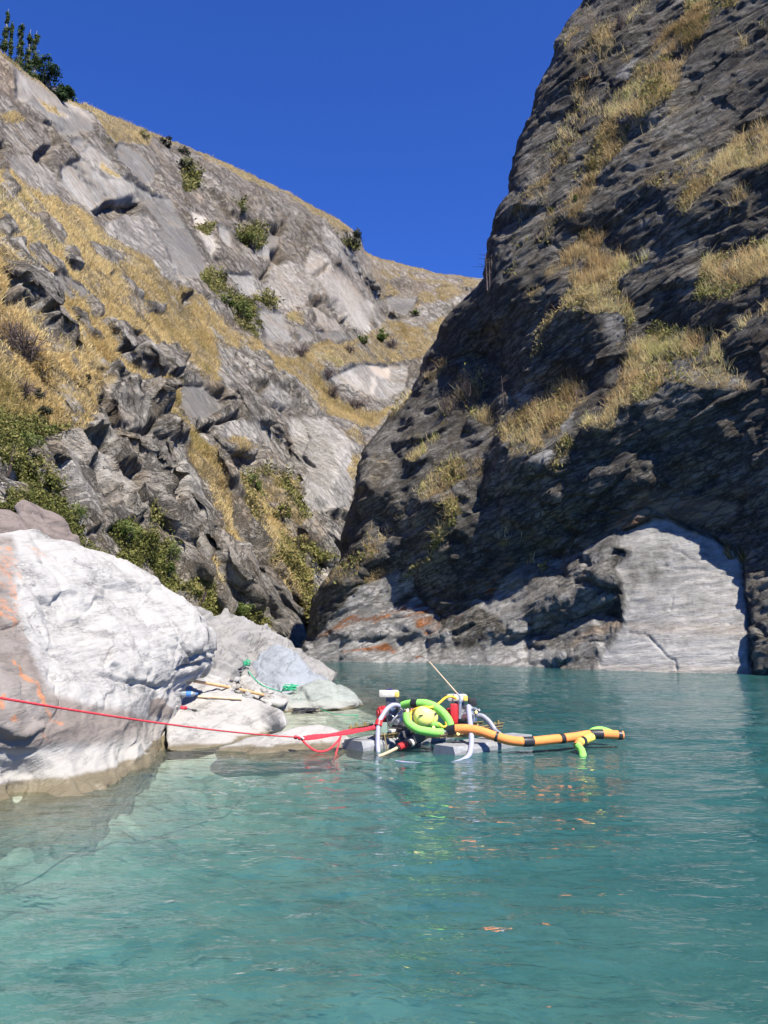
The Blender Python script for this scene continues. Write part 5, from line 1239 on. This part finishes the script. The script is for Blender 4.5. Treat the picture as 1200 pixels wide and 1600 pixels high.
# frame rails and cross beams
for a, b in (((75, 300, 11.25), (300, 262, 12.4)), ((95, 312, 11.15), (330, 290, 12.2)), ((740, 335, 10.95), (1140, 262, 12.25)), ((700, 350, 10.85), (1130, 285, 12.1)), ((240, 348, 11.2), (342, 342, 11.25)), ((300, 352, 11.25), (505, 314, 11.7)), ((600, 350, 11.1), (900, 340, 11.1)), ((560, 290, 12.4), (1000, 255, 12.4))):
    p, q_ = K(*a), K(*b); d = (q_ - p); L_ = np.linalg.norm(d); d /= L_; w = np.cross(d, [0, 0, 1.]); w /= np.linalg.norm(w)
    m = MB(); ax = np.array([d, w, np.cross(w, d) * -1]); m.box((p + q_) / 2, (L_ / 2, .022, .006), ax); m.box((p + q_) / 2 + np.array([0, 0, -.02]), (L_ / 2, .005, .022), ax); m.build('frame_rail', K_OLIVE, dredge)
for a in ((120, 285, 11.6), (180, 275, 11.9), (1105, 265, 12.1), (810, 350, 10.95), (78, 300, 11.25)):
    MB().cyl(K(*a) - np.array([0, 0, .02]), K(*a) + np.array([0, 0, .035]), .016, k=10).build('wing_bolt', K_YBRASS, dredge)
# sluice and tub
p = K(362, 392, 11.45); MB().box(p + np.array([0, .1, -.03]), (.075, .12, .13), None, .12).build('tub', K_BLACK, dredge)
m = MB(); a, b = K(600, 330, 11.6), K(470, 400, 11.25); d = b - a; L_ = np.linalg.norm(d); d /= L_; w = np.cross(d, [0, 0, 1.]); w /= np.linalg.norm(w); ax = np.array([d, w, np.cross(d, w)])
m.box((a + b) / 2, (L_ / 2, .13, .012), ax)
for sg in (-1, 1): m.box((a + b) / 2 + w * .13 * sg + ax[2] * -.05, (L_ / 2, .012, .06), ax)
m.build('sluice_box', K_DKMET, dredge)
m = MB(); m.box(K(500, 300, 11.75), (.24, .16, .05), AXD, .2); m.build('pump_deck', K_DKMET, dredge)
m = MB(); m.tube(Kp([(600, 345, 11.5), (540, 385, 11.3), (470, 415, 11.15), (400, 440, 11.0)]), [.06, .055, .045, .035], 14); sn = m.build('suction_nozzle', K_BLACK, dredge)
MB().cyl(K(462, 414, 11.13), K(410, 434, 11.02), .05, .045).build('red_band', K_RED, sn)
MB().cyl(K(510, 398, 11.22), K(492, 406, 11.19), .056, .054).build('white_band', K_WHITE, sn)
MB().tube([K(400, 440, 11.0), K(340, 470, 10.85), K(270, 500, 10.75)], .022, 10).build('tan_tail', K_TAN, sn)
m = MB(); m.box(K(310, 300, 11.25), (.045, .012, .075), None, .3); gb = m.build('acrylic_bracket', K_GLASS, dredge)
MB().cyl(K(310, 335, 11.22), K(338, 470, 11.15), .009, k=8).build('stay', K_OLIVE, dredge)
MB().box(K(262, 273, 11.3), (.05, .03, .008), None, .3).build('bracket_plate', K_WHITE, dredge)

def engine(c, sc_, label, tank_top, flip=1):
    """small four-stroke engine with a water pump; c is the middle of its base"""
    c = np.array(c, float)
    body = MB(); body.box(c + np.array([0, 0, .11 * sc_]), (.115 * sc_, .12 * sc_, .10 * sc_), None, .2)
    for k in range(7): body.box(c + np.array([.06 * flip * sc_, -.02, (.15 + .016 * k) * sc_]), (.075 * sc_, .09 * sc_, .004 * sc_), None, 0)
    body.box(c + np.array([.03 * flip, .02, (tank_top + .15) / 2]), (.07 * sc_, .08 * sc_, (tank_top - .15) / 2), None, .2)
    body.box(c + np.array([0, 0, .012]), (.14 * sc_, .14 * sc_, .012), None, .2)
    e = tag(body.build('engine', K_DKMET, dredge), label)
    t = MB(); t.box(c + np.array([0, 0, tank_top]), (.140 * sc_, .105 * sc_, .046 * sc_), None, .55); tk = t.build('fuel_tank', K_WHITE, e)
    MB().box(c + np.array([.112 * sc_, -.03, tank_top - .004]), (.034 * sc_, .082 * sc_, .040 * sc_), None, .6).build('yellow_tank_end', K_YTANK, e)
    for dx in (-.01, .03): MB().cyl(c + np.array([dx, .01, tank_top + .045 * sc_]), c + np.array([dx, .01, tank_top + .068 * sc_]), .022 * sc_, k=14).build('tank_cap', K_PURPLE, e)
    r = MB(); r.cyl(c + np.array([-.115 * flip * sc_, -.06, .13 * sc_]), c + np.array([-.150 * flip * sc_, -.075, .13 * sc_]), .098 * sc_, .085 * sc_, 26); r.cyl(c + np.array([-.150 * flip * sc_, -.075, .13 * sc_]), c + np.array([-.165 * flip * sc_, -.082, .13 * sc_]), .05 * sc_, .045 * sc_, 20)
    r.build('recoil_cover', K_RED, e)
    MB().box(c + np.array([-.075 * sc_, -.115 * sc_, .13 * sc_]), (.03 * sc_, .016 * sc_, .11 * sc_), None, .4).build('shroud', K_RED, e)
    f = MB(); f.cyl(c + np.array([.05, -.11 * sc_, .20 * sc_]), c + np.array([.05, -.15 * sc_, .20 * sc_]), .028); f.tube([c + np.array([.02, -.13, .13]), c + np.array([.06, -.15, .10]), c + np.array([.10, -.13, .05])], .012, 8); f.build('carburettor', K_SILVER, e)
    return e
e1 = engine(K(345, 262, 11.75), 1.02, 'left engine with a white fuel tank raised above a red starter cover', .405)
e2 = engine(K(820, 270, 11.70), 1.0, 'right engine with a cream and yellow tank and black air filter', .365)
MB().box(K(925, 118, 11.75), (.058, .06, .052), None, .3).build('air_filter', K_BLACK, e2)
for a in ((335, 66, 11.75), (820, 60, 11.7)): pass
def pump(a, b, r, e, out):
    m = MB(); a, b = np.array(a), np.array(b); d = (b - a) / np.linalg.norm(b - a)
    m.cyl(a, b, r, r * .96, 26); m.cyl(b, b + d * .035, r * .62, r * .6, 22); m.cyl(b + d * .035, b + d * .05, r * .72, r * .72, 22); m.cyl(a - d * .012, a, r * 1.1, r * 1.1, 26)
    for k in range(8):
        t = k / 8 * 2 * math.pi; u = np.cross(d, [0, 0, 1.]); u /= np.linalg.norm(u); w = np.cross(d, u); c_ = a + (u * math.cos(t) + w * math.sin(t)) * r * 1.0
        m.cyl(c_, c_ - d * -.02, .009, k=6)
    m.cyl((a + b) / 2, (a + b) / 2 + np.array(out), .038, .034, 18); m.cyl((a + b) / 2 + np.array(out), (a + b) / 2 + np.array(out) * 1.12, .045, .045, 18)
    return m.build('water_pump', K_SILVER, e)
pump(K(450, 225, 11.65), K(405, 255, 11.45), .055, e1, (.03, -.02, .13))
pump(K(850, 215, 11.6), K(925, 222, 11.45), .085, e2, (.03, -.06, .12))
m = MB()
for k in range(3): m.tube(Kp([(470, 180, 11.6), (420, 200, 11.5), (380, 235, 11.4), (360, 265, 11.4)]) + np.array([.012 * k, 0, .012 * k]), .011, 8)
m.build('steel_pipes', K_SILVER, e1)
m = MB(); m.cyl(K(836, 235, 11.5), K(838, 120, 11.5), .026); m.cyl(K(838, 120, 11.5), K(838, 105, 11.5), .036); m.tube(Kp([(838, 108, 11.5), (836, 80, 11.5), (820, 62, 11.5)]), .014, 10); m.build('exhaust_riser', K_SILVER, e2)
MB().cyl(K(820, 62, 11.5), at(671, 1034, 12.6), .011, .008, 10).build('whip_rod', K_POLE2, dredge)
MB().cyl(K(700, 170, 12.1), K(800, 172, 11.9), .010, k=8).build('fuel_bar', K_BLACK, dredge)
# discharge tubes
m = MB(); m.tube(Kp([(425, 150, 11.6), (380, 140, 11.5), (335, 165, 11.38), (300, 215, 11.3), (275, 265, 11.22), (268, 340, 11.15), (268, 420, 11.08), (275, 490, 11.0), (292, 540, 10.9)]), .032, 14); m.build('clear_hose', K_LILAC, dredge)
MB().cyl(K(277, 250, 11.24), K(270, 285, 11.2), .05).build('hose_clamp', K_RED, dredge)
m = MB(); m.tube(Kp([(898, 150, 11.45), (902, 200, 11.3), (912, 290, 11.0), (918, 370, 10.85), (915, 440, 10.72), (900, 490, 10.55), (860, 520, 10.42), (790, 540, 10.28), (690, 548, 10.2), (560, 545, 10.2), (440, 535, 10.25), (390, 528, 10.3)]), [.036, .036, .036, .036, .034, .034, .026, .018, .015, .012, .010, .008], 14); m.build('clear_hose', K_LILAC, dredge)
m = MB(); m.tube(Kp([(965, 215, 11.4), (1000, 222, 11.35), (1045, 262, 11.3), (1085, 320, 11.25), (1120, 350, 11.2), (1155, 385, 11.1)]), .034, 16, 14, rib=1); m.build('ribbed_hose', K_RIB, dredge)

MB().box(K(796, 200, 11.5), (.052, .05, .135), None, .35).build('red_housing', K_RED, e2)
m = MB(); m.cyl(K(766, 205, 11.55), K(752, 208, 11.5), .062, .055, 22); m.build('starter_cup', K_RED, e2)
for k, (L_, r_) in enumerate(((((430, 150, 11.5), (455, 190, 11.35), (440, 240, 11.3), (470, 290, 11.3)), .008), (((640, 190, 11.6), (700, 215, 11.5), (740, 250, 11.45), (770, 270, 11.4)), .007), (((880, 240, 11.4), (860, 290, 11.2), (820, 310, 11.1), (780, 300, 11.05)), .008), (((330, 230, 11.4), (350, 290, 11.3), (400, 300, 11.3), (450, 310, 11.3)), .007), (((745, 320, 10.95), (740, 350, 10.92), (730, 375, 10.9)), .010))):
    MB().tube(Kp(L_), r_, 7, 6).build('cable', K_BLACK, dredge)
for a, b in (((395, 300, 11.5), (398, 345, 11.4)), ((520, 300, 11.5), (522, 345, 11.4)), ((700, 290, 11.4), (702, 345, 11.2)), ((960, 270, 11.9), (962, 320, 11.8)), ((1080, 262, 12.1), (1082, 310, 12.0)), ((860, 300, 11.3), (862, 345, 11.1))):
    MB().cyl(K(*a), K(*b), .013, k=8).build('frame_post', K_OLIVE, dredge)
for a, r_, mt in (((470, 185, 11.3), .022, K_YBRASS), ((500, 178, 11.28), .018, K_RED), ((945, 195, 11.35), .02, K_YBRASS), ((965, 180, 11.4), .018, K_DKMET), ((650, 300, 11.0), .02, K_YBRASS), ((820, 345, 10.93), .022, K_YBRASS)):
    MB().cyl(K(*a), K(*a) + np.array([.01, -.035, .015]), r_, k=10).build('valve', mt, dredge)
MB().box(K(370, 318, 11.2), (.05, .035, .02), AXD, .4).build('white_rag', K_WHITE, dredge)
MB().tube(Kp([(920, 165, 11.5), (950, 170, 11.45), (962, 200, 11.4), (958, 230, 11.4)]), .020, 12).build('pump_elbow', K_SILVER, dredge)

# yellow air floats and hoses: lie on the dredge
fl = holder('float_buoy', K(590, 225, 11.35), 'large pale yellow ball float inside the green hose coil', 'buoy'); MB().ball(K(588, 222, 11.12), (.145, .10, .145)).build('ball', K_BALL, fl)
MB().box(K(568, 212, 11.02), (.028, .006, .006), np.array([[.97, 0, .22], [0, 1, 0], [-.22, 0, .97]]), .2).build('mark', K_BLACK, fl); MB().cyl(K(612, 150, 11.3), K(618, 138, 11.3), .025).build('neck', K_BALL, fl)
fl2 = MB(); fl2.ball(K(648, 228, 11.45), (.078, .08, .10)); tag(fl2.build('float_buoy', K_BALL, None, K(648, 250, 11.45)), 'small pale yellow ball float right behind the large one', 'buoy')
coil = holder('hose_coil', K(620, 330, 11.2), 'coil of lime green foam hose resting on the dredge', 'hose')
m = MB(); m.tube(Kp([(545, 128, 11.25), (600, 130, 11.2), (660, 150, 11.15), (715, 190, 11.1), (755, 240, 11.05), (772, 285, 11.02)]), .056, 16, 8); m.build('upper_foam', K_GREEN, coil)
m = MB(); m.tube(Kp([(470, 205, 11.1), (470, 240, 11.05), (490, 275, 11.0), (540, 308, 10.95), (600, 322, 10.95), (660, 330, 10.95), (718, 332, 10.98)]), .056, 16, 8); m.build('lower_foam', K_GREEN, coil)
m = MB(); m.tube(Kp([(440, 142, 11.4), (475, 132, 11.35), (510, 128, 11.3)]), .052, 14); m.build('end_foam', K_GREEN, coil)
m = MB(); m.tube(Kp([(620, 280, 11.15), (660, 275, 11.12), (700, 285, 11.1), (745, 292, 11.08)]), .045, 14); m.build('inner_foam', K_GREEN, coil)
MB().cyl(K(505, 128, 11.3), K(548, 128, 11.25), .058).build('tape_band', K_TAPE, coil)
yh = MB(); yh.tube(Kp([(500, 250, 11.15), (498, 200, 11.2), (530, 168, 11.15), (590, 156, 11.1), (645, 155, 11.1), (690, 130, 11.2), (735, 92, 11.35), (775, 80, 11.45), (812, 96, 11.5)]), .017, 10); 
yo = tag(yh.build('yellow_hose', K_YEL, None, K(600, 200, 11.2)), 'thin yellow air hose arching over the green coil', 'hose')
MB().tube(Kp([(505, 180, 11.2), (492, 215, 11.12), (500, 255, 11.08), (520, 285, 11.05)]), .016, 10).build('lower_loop', K_YEL, yo); MB().tube(Kp([(690, 270, 11.0), (720, 292, 10.98), (745, 285, 11.0), (740, 255, 11.02)]), .016, 10).build('tail', K_YEL, yo)

# orange float hose
oh = holder('float_hose', at(840, 1158, 10.9), 'long orange foam covered hose floating to the right of the dredge', 'hose')
OP = [(711, 1139, 10.95), (728, 1139, 10.93), (748, 1142, 10.9), (772, 1150, 10.86), (797, 1157, 10.82), (824, 1159, 10.85), (858, 1156, 11.0), (896, 1152, 11.2), (930, 1147, 11.35), (973, 1149, 11.4)]
OPw = [at(*p) for p in OP]
def spl(P, n=12):
    P = np.array(P); out = []
    for i in range(len(P) - 1):
        p0, p1, p2, p3 = P[max(i - 1, 0)], P[i], P[i + 1], P[min(i + 2, len(P) - 1)]
        for t in np.linspace(0, 1, n, endpoint=False): out.append(.5 * (2 * p1 + (p2 - p0) * t + (2 * p0 - 5 * p1 + 4 * p2 - p3) * t * t + (3 * p1 - p0 - 3 * p2 + p3) * t ** 3))
    return np.array(out + [P[-1]])
sp_ = spl(OPw); cut = [0, 58, 98, 107, len(sp_) - 1]
sp_[:, 2] = np.maximum(sp_[:, 2], .018)
for a, b in ((0, 60), (60, 96), (96, len(sp_) - 1)): MB().tube(sp_[a:b + 1], .062, 18, 1).build('orange_foam', K_ORANGE, oh)
for k, wd_ in ((38, 1), (60, 3), (78, 1), (96, 3), (106, 1)): MB().tube(sp_[k - wd_:k + wd_ + 1], .066, 18, 1).build('tape_band', K_TAPE, oh)
MB().cyl(at(700, 1141, 11.0), at(713, 1139, 10.95), .066).build('tape_band', K_TAPE, oh)
m = MB(); m.tube([at(921, 1148, 11.5), at(928, 1142, 11.6), at(942, 1141, 11.65), (at(958, 1147, 11.6))], .05, 14); m.build('green_foam', K_GREEN, oh)
m = MB(); m.tube([at(925, 1152, 11.2), at(915, 1156, 11.1), at(905, 1160, 10.98)], .055, 14); m.build('yellow_foam', plain('amber_foam', (.85, .62, .10), .75), oh)
MB().tube([at(906, 1159, 11.0), at(902, 1166, 10.93)], .057, 14, 1).build('orange_elbow', K_ORANGE, oh)
MB().tube([at(912, 1157, 11.07), at(908, 1159, 11.02)], .060, 14, 1).build('tape_band', K_TAPE, oh)
m = MB(); m.tube([at(903, 1166, 10.92), at(909, 1174, 10.78), at(911, 1186, 10.60), at(911, 1196, 10.50)], .05, 14); m.build('green_tail', K_GREEN, oh)

# red mooring rope and strap
ro = holder('mooring_rope', at(465, 1152, 11.1), 'taut red rope running from the left edge past the boulder to the dredge', 'rope')
a, b = at(465, 1152, 11.0), at(-150, 1064, 4.6)
tt = np.linspace(0, 1, 24)[:, None]; P = a + (b - a) * tt; P[:, 2] -= .05 * (4 * tt * (1 - tt))[:, 0]
def twisted(P, r, tw=60):
    m = MB(); P = np.array(P)
    for k in range(3):
        pp = np.repeat(P, 1, 0); n = len(P); f = np.linspace(0, n - 1, n * 14); i = np.clip(f.astype(int), 0, n - 2); q_ = P[i] + (P[i + 1] - P[i]) * (f - i)[:, None]
        d = np.gradient(q_, axis=0); d /= np.linalg.norm(d, axis=1, keepdims=True); u = np.cross(d, [0, 0, 1.]); u /= np.linalg.norm(u, axis=1, keepdims=True) + 1e-9; w = np.cross(d, u)
        L_ = np.r_[0, np.cumsum(np.linalg.norm(np.diff(q_, axis=0), axis=1))]; ph = L_ * tw + k * 2.094
        m.tube(q_ + (u * np.cos(ph)[:, None] + w * np.sin(ph)[:, None]) * r * .5, r * .62, 6, 1)
    return m
twisted(P, .0085, 65).build('rope_line', K_ROPE, ro)
m = MB(); m.ball(at(462, 1152, 11.0), (.032, .03, .028), 12); m.ball(at(468, 1153, 11.0), (.026, .03, .03), 12); m.build('knot', K_ROPE, ro)
m = MB(); m.tube([at(470, 1154, 11.0), at(482, 1166, 10.95), at(496, 1174, 10.9), (at(512, 1172, 10.92)), at(526, 1160, 11.0), at(533, 1150, 11.05)], .014, 8); m.build('slack_loop', K_ROPE, ro)
m = MB(); m.tube([at(533, 1150, 11.04), at(529, 1164, 10.98), at(524, 1180, 10.9), at(521, 1193, 10.85)], .011, 8); m.build('loose_end', K_ROPE, ro)
st = holder('lashing_strap', at(530, 1148, 11.05), 'doubled flat red strap between the rope knot and the left engine', 'strap')
for dz, r_ in ((0, .030), (-.022, .018)):
    m = MB(); a, b = at(472, 1153, 11.0), K(270, 285, 11.2)
    n = 16; tt = np.linspace(0, 1, n)[:, None]; P = a + (b - a) * tt; P[:, 2] += dz - .015 * (4 * tt * (1 - tt))[:, 0]
    for i in range(n - 1):
        d = P[i + 1] - P[i]; L_ = np.linalg.norm(d); d /= L_; w = np.cross(d, [0, .25, 1.]); w /= np.linalg.norm(w); m.box((P[i] + P[i + 1]) / 2, (L_ / 2 * 1.04, .004, r_ * (.75 + .25 * math.sin(i * .9))), np.array([d, w, np.cross(d, w)]), 0)
    m.build('webbing', K_STRAP, st)
MB().cyl(at(468, 1150, 11.0), at(475, 1155, 10.98), .018, k=12).build('shackle', K_SILVER, st)

# gear on the bank
bpy.context.view_layer.update()
def rest(px, py, lift, fb):
    p, n_ = hit(px, py)
    return (p + np.array([0, -.01, lift])) if p is not None and p[1] < 25 else at(px, py, fb)
a, b = at(303, 1064, 13.9), rest(411, 1088, .03, 14.2)
tag(MB().tube([a, (a + b) / 2 + np.array([0, 0, .01]), b], [.026, .028, .030], 10).build('wooden_pole', K_POLE), 'longer orange brown wooden pole lying across the bank slabs', 'pole')
a, b = rest(308, 1091, .03, 13.6), rest(378, 1095, .03, 13.4)
tag(MB().tube([a, b], .022, 10, 4).build('wooden_pole', K_POLE2), 'shorter pale wooden pole beside the water bottle', 'pole')
p0, p1 = rest(282, 1091, .06, 13.2), rest(304, 1090, .06, 13.2); d = (p1 - p0); L_ = .30; d = np.array([.97, .1, .02]); d /= np.linalg.norm(d)
bo = holder('water_bottle', p0, 'clear plastic water bottle with blue label lying in the boulder shade', 'bottle')
MB().tube([p0, p0 + d * .02, p0 + d * .17, p0 + d * .20, p0 + d * .235], [.036, .045, .045, .036, .018], 16, 1).build('body', K_BOTTLE, bo); MB().cyl(p0 + d * .09, p0 + d * .165, .0462, .0462, 18).build('label_band', K_LABEL, bo); MB().cyl(p0 + d * .235, p0 + d * .262, .02, k=14).build('cap', K_LABEL, bo)
p = rest(285, 1108, .02, 12.6); tag(MB().tube([p + np.array([-.06, 0, .02]), p, p + np.array([.05, .01, .0]), p + np.array([.07, -.02, 0])], [.022, .03, .026, .012], 10).build('red_cloth', K_STRAP), 'small red rag on the slab under the boulder overhang', 'rag')
p = rest(304, 1111, .012, 12.4); tag(MB().ball(p, (.045, .03, .018), 12).build('dark_pebble', K_BLACK), 'small black pebble lying beside the red rag', 'stone')
def rope_coil(px, py, fb, wpx, turns, label, seed):
    rg = np.random.default_rng(seed); c = rest(px, py, .03, fb); m_ = c[1] / F_PX; P = []
    for k in range(turns * 14):
        t = k / 14 * 2 * math.pi; r_ = wpx * m_ * .5 * (.55 + .45 * rg.random() * .5 + .25 * math.sin(k * .37)); P.append(c + np.array([math.cos(t) * r_, math.sin(t) * r_ * .7, .02 + .004 * (k % 30) + .03 * rg.random()]))
    return tag(MB().tube(P, .009, 6, 3).build('rope_coil', K_GROPE), label, 'rope')
rope_coil(382, 1045, 17.5, 22, 6, 'upper coil of green rope above the rubble on the bank', 3)
rope_coil(453, 1084, 17.0, 26, 8, 'lower coil of green rope wrapped at the water edge', 4)
P = [rest(470, 1092, .02, 16.8)] + [np.array(on_water(np.array(float(x)), np.array(float(y)))) + np.array([0, 0, .015]) for x, y in ((488, 1104), (508, 1112), (530, 1118), (560, 1118.5))]
tag(MB().tube(P, .008, 6, 8).build('green_line', K_GROPE), 'thin green line trailing from the lower coil across the water', 'rope')
P = [rest(x, y, .02, 17) for x, y in ((388, 1050), (398, 1062), (410, 1072), (425, 1078), (440, 1082))]
tag(MB().tube(P, .010, 6, 6).build('green_line', K_GROPE), 'green line joining the two green coils over the rocks', 'rope')
m = MB(); rg = np.random.default_rng(5); c = np.array(on_water(np.array(478.), np.array(1112.)))
for k in range(16): m.tube([c + np.array([rg.uniform(-.28, .28), rg.uniform(-.1, .1), rg.uniform(-.01, .07)]) for _ in range(4)], .012, 6, 4)
tag(m.build('net_bundle', K_BLACK), 'black tangled net bundle floating below the greenish rock', 'net')
